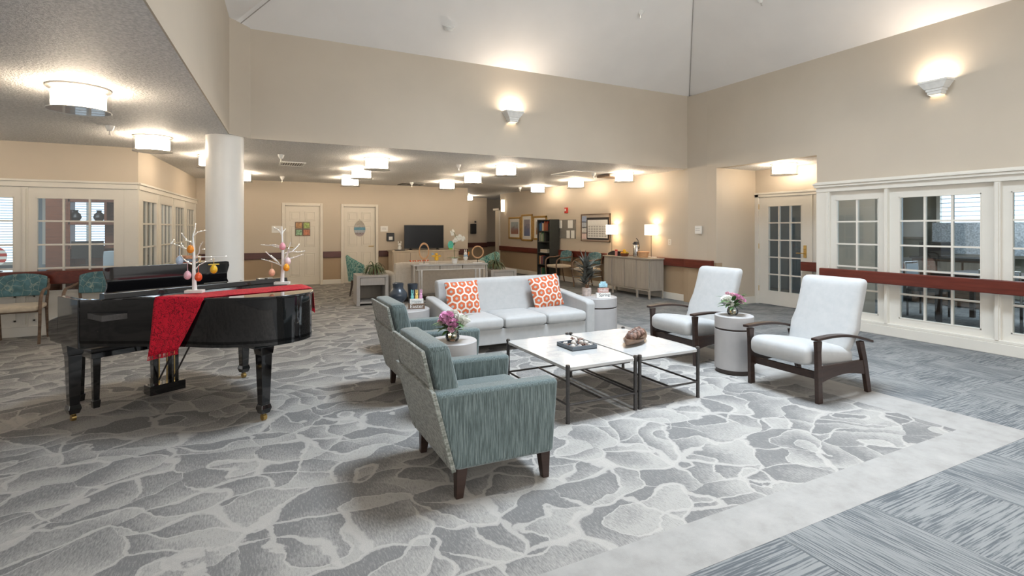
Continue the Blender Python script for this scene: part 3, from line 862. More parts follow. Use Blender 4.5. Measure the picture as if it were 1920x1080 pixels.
dup(lp, (10.6, 3.3, ZC), 0, 'ceiling lamp in the dining room behind the glazed panels')

def sconce(loc, rz, lab):
    s = thing('wall_sconce', lab, 'wall lamp', loc, rz, 'stepped trapezoid wall sconces')
    steps = [(.075, .0), (.085, .015), (.085, .04), (.10, .045), (.10, .07), (.115, .075), (.165, .145), (.175, .15), (.175, .175)]
    mb = MB(); n = len(steps)
    vs = []; fs = []
    for (hw, z) in steps:
        dpt = .05 + hw * .55
        vs += [(-hw, 0, z), (-hw * .88, -dpt, z), (hw * .88, -dpt, z), (hw, 0, z)]
    for (hw, z) in reversed(steps):
        dpt = .05 + hw * .55
        vs += [(-hw + .006, 0, z), (-hw * .88 + .006, -dpt + .006, z), (hw * .88 - .006, -dpt + .006, z), (hw - .006, 0, z)]
    m = 2 * n
    for i in range(m):
        j = (i + 1) % m
        for k in range(3): fs.append((i * 4 + k, i * 4 + k + 1, j * 4 + k + 1, j * 4 + k))
    mb.add(vs, fs); mb.build('housing', 'ceramicwhite', s, smooth=False)
    MB().lathe([(.018, 0), (.018, .09)], (0, -.06, .045), 12).build('bulb', 'sconceglow', s)
    li = bpy.data.lights.new('uplight', 'AREA'); li.shape = 'RECTANGLE'; li.size = .22; li.size_y = .08; li.energy = 6; li.color = (1, .84, .68)
    lo = bpy.data.objects.new('uplight', li); COL.objects.link(lo); lo.parent = s; lo.location = (0, -.07, .165); lo.rotation_euler = (PI, 0, 0)
    return s
sconce((3.76, YB, 3.14), 0, 'white stepped sconce on the tall wall above the sofa')
sconce((XR, 3.37, 3.10), -PI / 2, 'white stepped sconce on the right wall above the glazed panels')

sconce((xl(1.6), 1.6, 3.12), PI / 2, 'added white stepped sconce out of view on the left upper wall')  # added out of view, its uplight brightens the sloped ceiling
# ceiling fittings
def sprinkler(loc, lab, r=1.0, tilt=None):
    r *= .72
    s = thing('sprinkler_head', lab, 'sprinkler', loc)
    MB().lathe([(.045 * r, 0), (.04 * r, -.02 * r), (.028 * r, -.05 * r), (.022 * r, -.06 * r)], seg=20).build('cup', 'trimwhite', s)
    MB().tube([(0, 0, -.05 * r), (0, 0, -.10 * r)], .008 * r, 8).lathe([(.016 * r, -.105 * r), (.016 * r, -.1 * r)], seg=12).build('deflector', 'nickel', s)
    if tilt: s.rotation_euler = tilt
    return s
def on_plane(px, py, z):
    d = (z - CH) * F / (427 - py); return P(px, py, d)
def on_hip_back(px, py):
    k = (px - 960) / F; a = (427 - py) / F          # z = CH + a d ; y = d (CS - SN k)
    d = (ZT + m_ * YB - CH) / (a + m_ * (CS - SN * k)); return P(px, py, d)
def on_hip_right(px, py):
    k = (px - 960) / F; a = (427 - py) / F
    d = (ZT + m_ * XR - CH) / (a + m_ * (SN + CS * k)); return P(px, py, d)
sprinkler(on_plane(206, 236, ZC), 'white sprinkler between the two left ceiling lamps', 1.4)
sprinkler(on_plane(527, 290, ZC), 'white sprinkler beside the ceiling vent near the column', 1.5)
sprinkler(on_plane(529, 331, ZC), 'white sprinkler above the left cream door', 1.6)
sprinkler(on_plane(860, 309, ZC), 'white sprinkler left of the nearest television row lamp', 1.4)
sprinkler(on_plane(772, 342, ZC), 'white sprinkler beside the dark vent above the television', 1.5)
sprinkler(on_plane(975, 351, ZC), 'white sprinkler left of the bookcase lamp', 1.5)
sprinkler(on_plane(1113, 324, ZC), 'white sprinkler below the ceiling hatch', 1.6)
sprinkler(on_hip_back(1203, 19) , 'white sprinkler high on the sloped ceiling near the crease', 1.6, (R(20), 0, 0))
sprinkler(on_hip_right(1425, -2), 'white sprinkler on the right slope at the top edge', 1.3, (0, R(-20), 0))
sd = thing('smoke_detector', 'round white smoke detector on the sloped ceiling', 'smoke detector', on_hip_back(841, 50))
MB().lathe([(.075, 0), (.075, -.025), (.06, -.05), (.03, -.055), (0, -.055)], seg=28).build('body', 'trimwhite', sd)
MB().lathe([(.09, .01), (.09, 0), (.075, 0)], seg=28).build('base', 'trimwhite', sd)
sd.rotation_euler = (R(30), 0, 0)
def vent(px, py, w, l, lab, dark=False):
    p = on_plane(px, py, ZC)
    v = thing('ceiling_vent', lab, 'vent', p)
    MB().box(-w / 2, w / 2, -l / 2, l / 2, -.006, 0).build('backing', 'blackplastic', v, smooth=False)
    f = MB().box(-w / 2 - .03, w / 2 + .03, -l / 2 - .03, -l / 2, -.015, 0).box(-w / 2 - .03, w / 2 + .03, l / 2, l / 2 + .03, -.015, 0).box(-w / 2 - .03, -w / 2, -l / 2, l / 2, -.015, 0).box(w / 2, w / 2 + .03, -l / 2, l / 2, -.015, 0)
    f.build('frame', 'iron' if dark else 'trimwhite', v)
    n = 9
    for i in range(n):
        x = -w / 2 + (i + .5) * w / n
        MB().box(x - .006, x + .006, -l / 2, l / 2, -.010, -.006).build('louvre', 'iron' if dark else 'trimwhite', v, smooth=False)
vent(548, 307, .36, .52, 'white louvred air vent on the ceiling right of the column')
vent(771, 345.5, .55, .45, 'dark return air grille on the ceiling above the television', True)
hp = on_plane(1110, 326, ZC)
ht = thing('ceiling_hatch', 'square white access hatch with a mounted projector bracket', 'hatch', hp)
MB().box(-.75, .75, -.45, -.42, -.02, 0).box(-.75, .75, .42, .45, -.02, 0).box(-.75, -.72, -.42, .42, -.02, 0).box(.72, .75, -.42, .42, -.02, 0).build('frame', 'trimwhite', ht)
MB().box(-.72, .72, -.42, .42, -.008, 0).build('panel', 'ceil', ht)
MB().box(.2, .75, -.35, .1, -.07, -.02).build('bracket', 'walnut', ht, bevel=.005)


# ================================================================== MAIN SEATING
def armchair():
    r = thing('armchair', 'teal streaked fabric armchair nearest the camera, seen from behind', 'armchair', (1.21, 2.935, 0), 0, 'teal armchairs')
    for y0, y1 in ((-.375, -.255), (.255, .375)):
        MB().prism_y([(-.25, .165), (.355, .155), (.39, .575), (-.365, .588)], y0, y1).build('arm', 'teal', r, bevel=.028, seg=4)
    MB().prism_y([(-.235, .17), (.345, .16), (.36, .33), (-.28, .34)], -.256, .256).build('seat_base', 'teal', r, bevel=.01)
    MB().rbox((.075, 0, .385), (.295, .253, .075), .04, 8, (0, 0, .018)).build('seat_cushion', 'teal', r)
    # back cushion between and above the arms, leaning backwards
    def lean(q):
        t = (q.z + .25) / .5
        return (q.x - .204 - .118 * t, q.y, q.z + .59)
    MB().rbox((0, 0, 0), (.068, .305, .235), .035, 8, (.012, 0, .0), fn=lean).build('back_cushion', 'teal', r)
    MB().prism_y([(-.262, .165), (-.245, .165), (-.395, .805), (-.412, .80)], -.305, .305).prism_y([(-.266, .165), (-.245, .165), (-.358, .60), (-.379, .60)], -.378, .378).build('back_panel', 'tealback', r, bevel=.006)
    for a, b in (((-.412, -.305, .80), (-.266, -.305, .17)), ((-.412, .305, .80), (-.266, .305, .17)), ((-.38, -.378, .598), (-.267, -.378, .168))): MB().tube([a, b], .005, 6).build('piping', 'tealback', r)
    for x, y in ((-.2, -.32), (-.2, .32), (.31, -.32), (.31, .32)):
        sx = -1 if x < 0 else 1; sy = -1 if y < 0 else 1
        MB().hexa([(x + sx * .012 - .02, y - .02, 0), (x + sx * .012 + .02, y - .02, 0), (x + sx * .012 + .02, y + .02, 0), (x + sx * .012 - .02, y + .02, 0)],
                  [(x - .032, y - .032, .175), (x + .032, y - .032, .175), (x + .032, y + .032, .175), (x - .032, y + .032, .175)]).build('leg', 'espresso', r, bevel=.003)
    return r
ac = armchair()
dup(ac, (1.40, 4.515, 0), 0, 'teal streaked fabric armchair farther away, beside the sofa')

def sofa():
    r = thing('sofa', 'pale grey three-seat sofa with two orange patterned cushions', 'sofa', (2.94, 5.85, 0))
    for x0, x1 in ((-1.0, -.87), (.87, 1.0)):
        MB().prism_x([(-.41, .07), (.36, .07), (.40, .60), (.12, .575), (-.38, .52), (-.42, .49)], x0, x1).build('arm', 'vinyl', r, bevel=.03, seg=4)
    MB().box(-.872, .872, -.385, .35, .09, .27).build('seat_base', 'vinyl', r, bevel=.012)
    for k in range(3):
        MB().rbox((-.58 + k * .58, -.12, .335), (.288, .305, .065), .045, 8, (0, .0, .02)).build('seat_cushion', 'vinyl', r)
    def lean(q):
        t = (q.z + .24) / .48
        return (q.x, q.y + .25 + t * .09, q.z + .555)
    MB().rbox((0, 0, 0), (.885, .085, .245), .05, 10, (0, -.012, 0), fn=lean).build('backrest', 'vinyl', r)
    MB().prism_x([(.30, .10), (.33, .10), (.40, .58), (.37, .58)], -.87, .87).build('back_panel', 'vinyl', r, bevel=.006)
    for x in (-.9, .9):
        for y in (-.34, .30): MB().hexa([(x - .02, y - .02, 0), (x + .02, y - .02, 0), (x + .02, y + .02, 0), (x - .02, y + .02, 0)], [(x - .03, y - .03, .095), (x + .03, y - .03, .095), (x + .03, y + .03, .095), (x - .03, y + .03, .095)]).build('leg', 'espresso', r)
    return r
sofa()
def cushion(x, y, z, lab, rx, ry, rz, s=.205, group='orange hexagon cushions'):
    def pinch(q):
        e = (abs(q.x) / s) ** 4 * (abs(q.z) / s) ** 4
        k = 1 + .06 * e
        f = 1 - .80 * max(abs(q.x), abs(q.z)) ** 4 / s ** 4
        return (q.x * k, q.y * max(.18, f), q.z * k)
    o = MB().rbox((0, 0, 0), (s, .055, s), .02, 10, (0, .035, 0), fn=pinch).build('throw_pillow', 'hex')
    o.location = (x, y, z); o.rotation_euler = (R(rx), R(ry), R(rz))
    return tag(o, lab, 'cushion', group)
cushion(2.315, 5.92, .585, 'orange and white hexagon print cushion at the left end of the grey sofa', -14, -2, -2)
cushion(3.50, 5.93, .60, 'orange and white hexagon print cushion tilted at the right end of the grey sofa', -14, -9, -4)

def recliner():
    r = thing('recliner_chair', 'pale grey high-back lounge chair with dark wood frame, nearest the glazed panels', 'armchair', (4.52, 2.995, 0), PI, 'pale grey lounge chairs')
    for s in (-1, 1):
        y0, y1 = (s * .322 - .018, s * .322 + .018)
        MB().prism_y([(.365, 0), (.375, .42), (.385, .515), (.315, .515), (.325, .42), (.305, 0)], y0, y1).build('front_leg', 'espresso', r, bevel=.005)
        MB().prism_y([(-.385, 0), (-.33, 0), (-.265, .28), (-.20, .46), (-.27, .46), (-.325, .28)], y0, y1).build('rear_leg', 'espresso', r, bevel=.005)
        n = 12
        top = [(.405 - .78 * i / n, .545 - .085 * (i / n) ** 2.2 + .018 * math.sin(PI * i / n)) for i in range(n + 1)]
        MB().prism_y(top + [(x, z - .022) for x, z in reversed(top)], s * .33 - .032, s * .33 + .032).build('armrest', 'espresso', r, bevel=.005)
        top = [(.31, .305), (-.27, .295)]
        bot = [(-.29 + .62 * i / 8, .165 + .04 * math.sin(PI * i / 8)) for i in range(9)]
        MB().prism_y(top + bot, s * .322 - .013, s * .322 + .013).build('side_rail', 'espresso', r, bevel=.004)
    MB().box(-.26, -.23, -.31, .31, .2, .27).build('cross_rail', 'espresso', r, bevel=.003)
    MB().box(.30, .33, -.31, .31, .19, .25).build('cross_rail', 'espresso', r, bevel=.003)
    def seat(q):
        t = (q.x + .33) / .66
        return (q.x + .095, q.y, q.z + .305 + .095 * t + (0.0 if t < .8 else -.25 * (t - .8) ** 1.5))
    MB().rbox((0, 0, 0), (.335, .283, .082), .06, 10, (0, 0, .02), fn=seat).build('seat', 'vinyl', r)
    def back(q):
        t = (q.z + .31) / .62
        w = .84 + .16 * min(1, t * 2.2)
        return (q.x - .15 - .245 * t - .02 * math.sin(PI * t), q.y * (.99 if t > .35 else w + .10), q.z + .665)
    MB().rbox((0, 0, 0), (.062, .292, .325), .05, 12, (.022, 0, 0), fn=back).build('backrest', 'vinyl', r)
    return r
rc = recliner()
dup(rc, (4.52, 4.315, 0), PI, 'pale grey high-back lounge chair with dark wood frame, nearer the door alcove')

def drum_table(x, y, rad, h, lab, band=.12):
    r = thing('drum_table', lab, 'side table', (x, y, 0), 0, 'round grey drum side tables')
    MB().lathe([(rad - .012, .012), (rad - .012, .05), (0, .05)], seg=56).lathe([(0, .0), (rad - .02, .0), (rad - .02, .014), (0, .014)], seg=56).build('plinth', 'band', r)
    MB().lathe([(0, .045), (rad, .045), (rad, h - band - .018), (0, h - band - .018)], seg=56).build('body', 'concrete', r, bevel=.003)
    MB().lathe([(rad - .004, h - band - .019), (rad - .004, h - band + .001)], seg=56).build('band', 'band', r)
    MB().lathe([(0, h - band), (rad, h - band), (rad, h - .006), (rad - .006, h), (0, h)], seg=56).build('top', 'concrete', r)
    return r
drum_table(4.36, 3.66, .185, .57, 'slim round grey drum table between the two lounge chairs')
drum_table(1.42, 3.84, .185, .57, 'slim round grey drum table between the two teal armchairs')
drum_table(4.27, 5.86, .275, .50, 'wide round grey drum table right of the sofa')
drum_table(1.63, 6.0, .275, .50, 'wide round grey drum table left of the sofa')

def coffee_table(x0, y0, w, d, lab):
    r = thing('coffee_table', lab, 'coffee table', (x0, y0, 0), 0, 'paired marble coffee tables')
    c = .035
    poly = [(c, 0), (w - c, 0), (w, c), (w, d - c), (w - c, d), (c, d), (0, d - c), (0, c)]
    MB().prism(poly, .392, .417).build('tabletop', 'marble', r, bevel=.004)
    MB().box(.04, w - .04, .04, d - .04, .372, .392).build('apron', 'iron', r)
    leg = None
    for x, y in ((.012, .012), (w - .012, .012), (w - .012, d - .012), (.012, d - .012)):
        if leg is None: leg = MB().lathe([(.0165, 0), (.0145, .02), (.0145, .41), (.0175, .415), (.0175, .428), (.013, .435), (0, .435)], seg=16).build('leg', 'iron', r, loc=(x, y, 0))
        else: copy_part(leg, r, (x, y, 0))
    z = .135
    for a, b in (((.012, .012), (w - .012, .012)), ((.012, d - .012), (w - .012, d - .012)), ((.012, .012), (.012, d - .012)), ((w - .012, .012), (w - .012, d - .012)), ((w * .5, .012), (w * .5, d - .012))):
        MB().tube([(a[0], a[1], z), (b[0], b[1], z)], .0085, 10).build('stretcher', 'iron', r)
    return r
coffee_table(2.085, 3.225, .66, 1.02, 'white marble coffee table on black legs carrying the shell tray')
coffee_table(2.765, 3.225, .66, 1.02, 'white marble coffee table on black legs carrying the boat-shaped bowl')

ty = thing('shell_tray', 'square slate blue tray on the left marble coffee table', 'tray', (2.52, 3.75, .418))
MB().box(-.125, .125, -.125, .125, 0, .006).build('bottom', 'slate', ty)
for a in ((-.125, .125, -.125, -.115), (-.125, .125, .115, .125), (-.125, -.115, -.115, .115), (.115, .125, -.115, .115)):
    MB().box(*a, .0, .035).build('side', 'slate', ty, bevel=.002)
def shell(k, x, y, r, kind, lab):
    mb = MB()
    if kind == 'round': mb.ell((0, 0, 0), (r, r * .85, r * .8), 12, 8)
    elif kind == 'spiral':
        mb.tube([(r * 1.5 * (t - .5) * 1.6, .0, .0 + .004 * math.sin(9 * t)) for t in [i / 9 for i in range(10)]], [max(.002, r * (.75 * math.sin(PI * min(1, t * .9 + .12)) ** .8) * (1 + .18 * math.sin(t * 40))) for t in [i / 9 for i in range(10)]], 10)
    else:
        for i in range(5):
            a = 2 * PI * i / 5
            mb.tube([(0, 0, 0), (r * .8 * math.cos(a), r * .8 * math.sin(a), .004), (r * 1.5 * math.cos(a), r * 1.5 * math.sin(a), .0)], [r * .42, r * .34, r * .12], 8)
    o = mb.build('seashell', 'shell' if kind != 'star' else 'drift')
    o.location = (2.52 + x, 3.75 + y, .418 + .008 + r * .85 + (.022 if k > 8 else 0))
    o.rotation_euler = (rnd.uniform(-.3, .3), rnd.uniform(-.5, .2), rnd.uniform(0, 6)) if kind != 'star' else (R(35), R(20 * (k % 3 - 1)), k)
    tag(o, lab, 'seashell', 'shells in the tray')
kinds = ['round', 'spiral', 'star']
words_ = {'round': 'rounded pale shell', 'spiral': 'ribbed spiral shell', 'star': 'small dark starfish'}
spots = [(-.085, -.07), (-.03, -.085), (.03, -.07), (.085, -.08), (-.09, -.005), (-.03, -.01), (.035, .0), (.09, -.01), (-.07, .07), (-.06, -.04), (0, .03), (.06, .035), (.03, -.03), (.02, .085), (.085, .08)]
wh = ['front left corner', 'front edge left of middle', 'front edge right of middle', 'front right corner', 'left side', 'centre left', 'centre right', 'right side', 'back left corner', 'heap top at the left', 'heap top in the middle', 'heap top at the right', 'heap top towards the front', 'back edge', 'back right corner']
for k, (x, y) in enumerate(spots):
    kd = kinds[(k * 7 + k // 3) % 3]
    shell(k, x, y, .024 if kd == 'round' else .021, kd, '%s in the slate tray, %s' % (words_[kd], wh[k]))
# boat bowl with decorative balls
bw = thing('boat_bowl', 'long pointed wooden bowl on the right marble coffee table', 'bowl', (3.09, 3.66, .418), R(33))
n = 14; vs = []; fs = []
for i in range(n + 1):
    t = -1 + 2 * i / n
    w = .085 * (1 - abs(t) ** 2.2) + .003; zt = .045 + .035 * t * t
    for j in range(9):
        a = PI * j / 8
        vs.append((t * .27, -w * math.cos(a), zt - (zt - .004 - .02 * t * t) * math.sin(a)))
for i in range(n):
    for j in range(8): fs.append((i * 9 + j, (i + 1) * 9 + j, (i + 1) * 9 + j + 1, i * 9 + j + 1))
bo = MB().add(vs, fs).build('hull', 'walnut', bw)
sm = bo.modifiers.new('solid', 'SOLIDIFY'); sm.thickness = .006; sm.offset = 1
for k, (t, rr) in enumerate(((-.118, .047), (-.012, .049), (.098, .050))):
    o = MB().ell((0, 0, 0), (rr, rr, rr * .95), 18, 12)
    for i in range(26):
        a = rnd.uniform(0, 2 * PI); b = rnd.uniform(-.3, 1.4)
        o.ell((rr * .93 * math.cos(a) * math.cos(b), rr * .93 * math.sin(a) * math.cos(b), rr * .9 * math.sin(b)), rr * rnd.uniform(.14, .26), 8, 5)
    o = o.build('decorative_ball', 'drift')
    o.location = (3.09 + t * math.cos(R(33)), 3.66 + t * math.sin(R(33)), .418 + .075)
    tag(o, ['nearest speckled brown ball in the pointed bowl', 'middle speckled brown ball in the pointed bowl', 'farthest speckled brown ball in the pointed bowl'][k], 'ornament', 'balls in the pointed bowl')

# flowers
def leafblade(mb, base, az, el, length, width, droop=.6, seg=6, fold=.15, tipw=.0, shape=None):
    """one blade: starts at base, heads off at azimuth/elevation and droops"""
    d = Vector((math.cos(az) * math.cos(el), math.sin(az) * math.cos(el), math.sin(el)))
    side = Vector((-math.sin(az), math.cos(az), 0))
    p = Vector(base); vs = []; fs = []
    st = length / seg
    for i in range(seg + 1):
        t = i / seg
        w = width * (math.sin(PI * min(1, (t * .86 + .14)) ** .9) if shape is None else shape(t)) * .5
        if i == seg: w = width * .03
        nrm = side.cross(d).normalized()
        vs += [tuple(p - side * w), tuple(p - nrm * fold * w * 1.0), tuple(p + side * w)]
        d = (d + Vector((0, 0, -droop / seg))).normalized()
        p = p + d * st
    for i in range(seg):
        a = i * 3
        fs += [(a, a + 1, a + 4, a + 3), (a + 1, a + 2, a + 5, a + 4)]
    return mb.add(vs, fs)
def peony(r, seed):
    q = random.Random(seed); mb = MB()
    mb.ell((0, 0, 0), (r * .42, r * .42, r * .42), 10, 7)
    for ring, (cnt, el, rr, sz) in enumerate(((4, 68, .42, .36), (6, 46, .58, .42), (8, 24, .74, .46), (9, 0, .80, .50), (8, -24, .70, .46))):
        for i in range(cnt):
            a = 2 * PI * i / cnt + ring * .5 + q.uniform(-.2, .2); e = R(el + q.uniform(-10, 10))
            out = Vector((math.cos(a) * math.cos(e), math.sin(a) * math.cos(e), math.sin(e)))
            c = out * r * rr * .85
            up = Vector((0, 0, 1)); side = out.cross(up).normalized()
            tip = (out * .55 + up * .75 + Vector((0, 0, .1 * ring))).normalized()
            nrm = side.cross(tip).normalized()
            T = Matrix.Identity(4)
            for k_, v_ in enumerate((side, tip, nrm)):
                for m_i in range(3): T[m_i][k_] = v_[m_i]
            mb.T = Matrix.Translation(c) @ T
            w = r * sz * q.uniform(.85, 1.1); g = 4; vs = []; fs = []
            for iu in range(g + 1):
                for iv in range(g + 1):
                    u = -1 + 2 * iu / g; v = -1 + 2 * iv / g
                    rad = 1 - .18 * u * u * v * v
                    vs.append((u * w * rad * (.75 + .25 * v), v * w * rad, (u * u + v * v * .6) * w * -.32 + q.uniform(-.05, .05) * w))
            for iu in range(g):
                for iv in range(g):
                    b_ = iu * (g + 1) + iv; fs.append((b_, b_ + g + 1, b_ + g + 2, b_ + 1))
            mb.add(vs, fs)
    mb.T = Matrix.Identity(4)
    return mb
def bouquet(loc, lab, blooms, rz=0):
    r = thing('flower_vase', lab, 'flowers', loc, rz)
    MB().lathe([(.025, 0), (.045, .006), (.055, .03), (.050, .06), (.036, .085), (.040, .095), (.038, .095), (.034, .086), (.047, .06), (.052, .03), (.043, .009), (0, .006)], seg=28).build('vase', 'vaseglass', r)
    MB().lathe([(0, .008), (.042, .011), (.050, .03), (.047, .052), (0, .052)], seg=24).build('water', AMBER, r)
    st = MB()
    for k, (x, y, z, rad, m) in enumerate(blooms):
        st.tube([(x * .12, -y * .1, .02), (x * .1, y * .1, .09), (x * .9, y * .9, z - rad * .4)], .003, 6)
        peony(rad, k * 5 + int(loc[0] * 10)).build('bloom', m, r, loc=(x, y, z), rot=(R(-y * 300), R(x * 300), 0))
    st.build('stems', 'leafcyan', r)
    q = random.Random(3)
    for k in range(30):
        az = k * 2.4; mb = MB()
        leafblade(mb, (.03 * math.cos(az), .03 * math.sin(az), .085 + .03 * (k % 3)), az, R(q.uniform(-5, 60)), q.uniform(.10, .15), .042, .9, 5)
        mb.build('leaf', 'leafcyan', r)
    return r
AMBER = mat_glass('amber_water', (.72, .55, .25), .2)
bouquet((1.40, 3.80, .571), 'pink and white peonies in a glass vase between the teal armchairs',
        [(-.055, -.02, .19, .055, 'pink'), (-.02, -.06, .145, .045, 'pink'), (.06, -.045, .165, .058, 'whitepetal'), (.02, .05, .20, .045, 'whitepetal'), (-.07, .04, .15, .035, 'palepink'), (.095, .02, .18, .03, 'palepink'), (-.035, -.075, .105, .03, 'palepink')])
bouquet((4.34, 3.66, .571), 'white and pink peonies in a glass vase between the lounge chairs',
        [(-.065, .02, .16, .050, 'whitepetal'), (-.03, .0, .115, .040, 'whitepetal'), (.055, -.01, .17, .052, 'pink'), (.09, -.03, .145, .04, 'pink'), (-.02, .05, .215, .02, 'palepink'), (.01, .02, .20, .03, 'palepink')])

# objects on the two wide drum tables
o = MB().lathe([(0, 0), (.062, 0), (.064, .012), (.058, .05), (.06, .075), (.095, .11), (.108, .15), (.100, .19), (.070, .225), (.062, .235), (.060, .25), (.066, .298), (.058, .30), (.052, .26), (0, .25)], seg=40).build('round_vase', 'ceramicblue')
o.location = (1.55, 6.05, .50); tag(o, 'round-bellied dark slate vase on the left wide drum table', 'vase')
o = MB().lathe([(0, 0), (.045, 0), (.048, .05), (.052, .14), (.062, .275), (.056, .275), (.046, .14), (0, .13)], seg=36).build('tall_vase', 'ceramicblue')
o.location = (1.745, 6.12, .50); tag(o, 'straight dark slate vase behind the bunny sign', 'vase')
def letter_mat(c): return plain('paint_%d_%d_%d' % tuple(int(v * 99) for v in c), c, .6)
hsgn = thing('holiday_sign', 'stacked wooden block sign with three pastel bunnies on the left drum table', 'sign', (1.735, 5.92, .50), R(-12))
MB().box(-.095, .095, -.02, .02, 0, .062).build('lower_block', 'walnut', hsgn, bevel=.003)
MB().box(-.078, .078, -.02, .02, .063, .118).build('upper_block', 'ceramicwhite', hsgn, bevel=.003)
text('lettering', 'Easter', .062, 'paper', hsgn, (0, -.0215, .031), (PI / 2, 0, 0))
text('lettering', 'Happy', .045, plain('soft_grey_letters', (.35, .40, .42), .6), hsgn, (0, -.0215, .09), (PI / 2, 0, 0))
for k, c in enumerate(((.20, .55, .55), (.80, .55, .15), (.70, .35, .55))):
    x = -.05 + k * .05
    MB().rbox((x, 0, .138), (.018, .008, .022), .008, 4).rbox((x, 0, .168), (.013, .008, .013), .007, 4).rbox((x - .008, 0, .200), (.006, .005, .026), .004, 4).rbox((x + .010, 0, .198), (.006, .005, .024), .004, 4).build('bunny', letter_mat(c), hsgn)
sgn = thing('spring_sign', 'stacked wooden block sign on the right wide drum table', 'sign', (4.28, 5.73, .50), R(-16))
MB().box(-.10, .10, -.02, .02, .0, .068).build('lower_block', 'ceramicwhite', sgn, bevel=.003)
MB().box(-.075, .075, -.02, .02, .069, .130).build('upper_block', plain('dusty_pink_wood', (.48, .28, .24), .6), sgn, bevel=.003)
text('lettering', 'Spring', .062, plain('dark_script', (.06, .07, .08), .6), sgn, (.01, -.0215, .036), (PI / 2, 0, 0))
text('lettering', 'Hello', .055, 'paper', sgn, (0, -.0215, .1), (PI / 2, 0, 0))
MB().rbox((0, 0, .165), (.062, .01, .028), .01, 5).rbox((0, 0, .195), (.042, .01, .024), .01, 5).build('gnome_hat', plain('pale_blue_hat', (.35, .58, .68), .6, var=.3, scale=60), sgn)
MB().rbox((0, -.03, .004), (.09, .06, .004), .003, 3).build('base_card', 'paper', sgn)
pl = thing('tall_spiky_plant', 'tall dark spiky plant in a striped pot behind the right drum table sign', 'plant', (4.19, 5.99, .50))
MB().lathe([(0, 0), (.060, 0), (.068, .05), (.066, .11), (.060, .115), (.056, .10), (0, .10)], seg=28).build('pot', plain('striped_pot', (.55, .47, .43), .6, var=.25, scale=30), pl)
MB().tube([(0, 0, .1), (-.01, 0, .25), (0, 0, .40)], .012, 8).tube([(.02, 0, .1), (.05, .01, .2), (.06, .0, .3)], .009, 8).build('stem', 'terracotta', pl)
q = random.Random(11)
for (cx, cz, nn, ln) in ((-.005, .40, 20, .24), (.0, .30, 14, .20), (.065, .28, 14, .17), (-.03, .20, 14, .16)):
    for k in range(nn):
        az = k * 2.399 + cz * 9; el = R(85 - 75 * (k / nn) ** .8)
        mb = MB(); leafblade(mb, (cx, 0, cz - .05 * k / nn), az, el, ln * q.uniform(.85, 1.15), .052, .35, 5, .35)
        mb.build('leaf', 'leafdark', pl)

# ================================================================== PIANO
pf = thing('grand_piano', 'black lacquered grand piano with a red runner on its lid', 'piano', (-1.19, 4.96, 0), math.atan2(-.857, .516))
ZLID = .955
def spline(pts, n=6):
    out = []
    for i in range(len(pts) - 1):
        p0 = Vector(pts[max(i - 1, 0)]); p1 = Vector(pts[i]); p2 = Vector(pts[i + 1]); p3 = Vector(pts[min(i + 2, len(pts) - 1)])
        for k in range(n):
            t = k / n
            out.append(tuple(.5 * ((2 * p1) + (-p0 + p2) * t + (2 * p0 - 5 * p1 + 4 * p2 - p3) * t * t + (-p0 + 3 * p1 - 3 * p2 + p3) * t ** 3)))
    out.append(tuple(pts[-1]))
    return out
bent = spline([(.25, -.06), (.42, .04), (.65, .19), (.90, .335), (1.12, .43), (1.28, .55), (1.40, .70), (1.44, .88), (1.38, 1.05), (1.21, 1.17), (.98, 1.27), (.75, 1.34)], 5)
spine = [(.25, 1.39)]
def edge_u(nn):
    for a, b in zip(bent, bent[1:]):
        if a[0] <= nn <= b[0]: return a[1] + (b[1] - a[1]) * (nn - a[0]) / (b[0] - a[0])
def edge_hi(nn):
    for a, b in reversed(list(zip(bent, bent[1:]))):
        if b[0] <= nn <= a[0] and a[0] > b[0]: return a[1] + (b[1] - a[1]) * (nn - a[0]) / (b[0] - a[0])
    return 1.385
outline = bent + spine
lac = 'lacquer'
NF = .54
# rear body under the lid
body = [(.25, -.06)] + bent[1:] + spine
def inset(poly, d):
    n = len(poly); out = []
    for i in range(n):
        a, b, c = Vector(poly[i - 1]), Vector(poly[i]), Vector(poly[(i + 1) % n])
        n1 = (b - a); n1 = Vector((-n1.y, n1.x)).normalized(); n2 = (c - b); n2 = Vector((-n2.y, n2.x)).normalized()
        m = (n1 + n2).normalized()
        out.append(tuple(b + m * d / max(.5, m.dot(n1))))
    return out
inn = inset(body, .035)
n_ = len(body)
rim = MB()
vs = []
for (x, y) in body: vs.append((x, y, .62))
for (x, y) in body: vs.append((x, y, .935))
for (x, y) in inn: vs.append((x, y, .935))
for (x, y) in inn: vs.append((x, y, .62))
fs = []
for i in range(n_ - 1):
    j = i + 1
    for k in range(4):
        a = k * n_; b = ((k + 1) % 4) * n_
        fs.append((a + i, a + j, b + j, b + i))
fs += [(0, n_, 2 * n_, 3 * n_), (n_ - 1, 4 * n_ - 1, 3 * n_ - 1, 2 * n_ - 1)]
rim.add(vs, fs)
rim.build('rim', lac, pf, angle=30)
MB().prism(body, .60, .64).build('bottom_board', lac, pf)
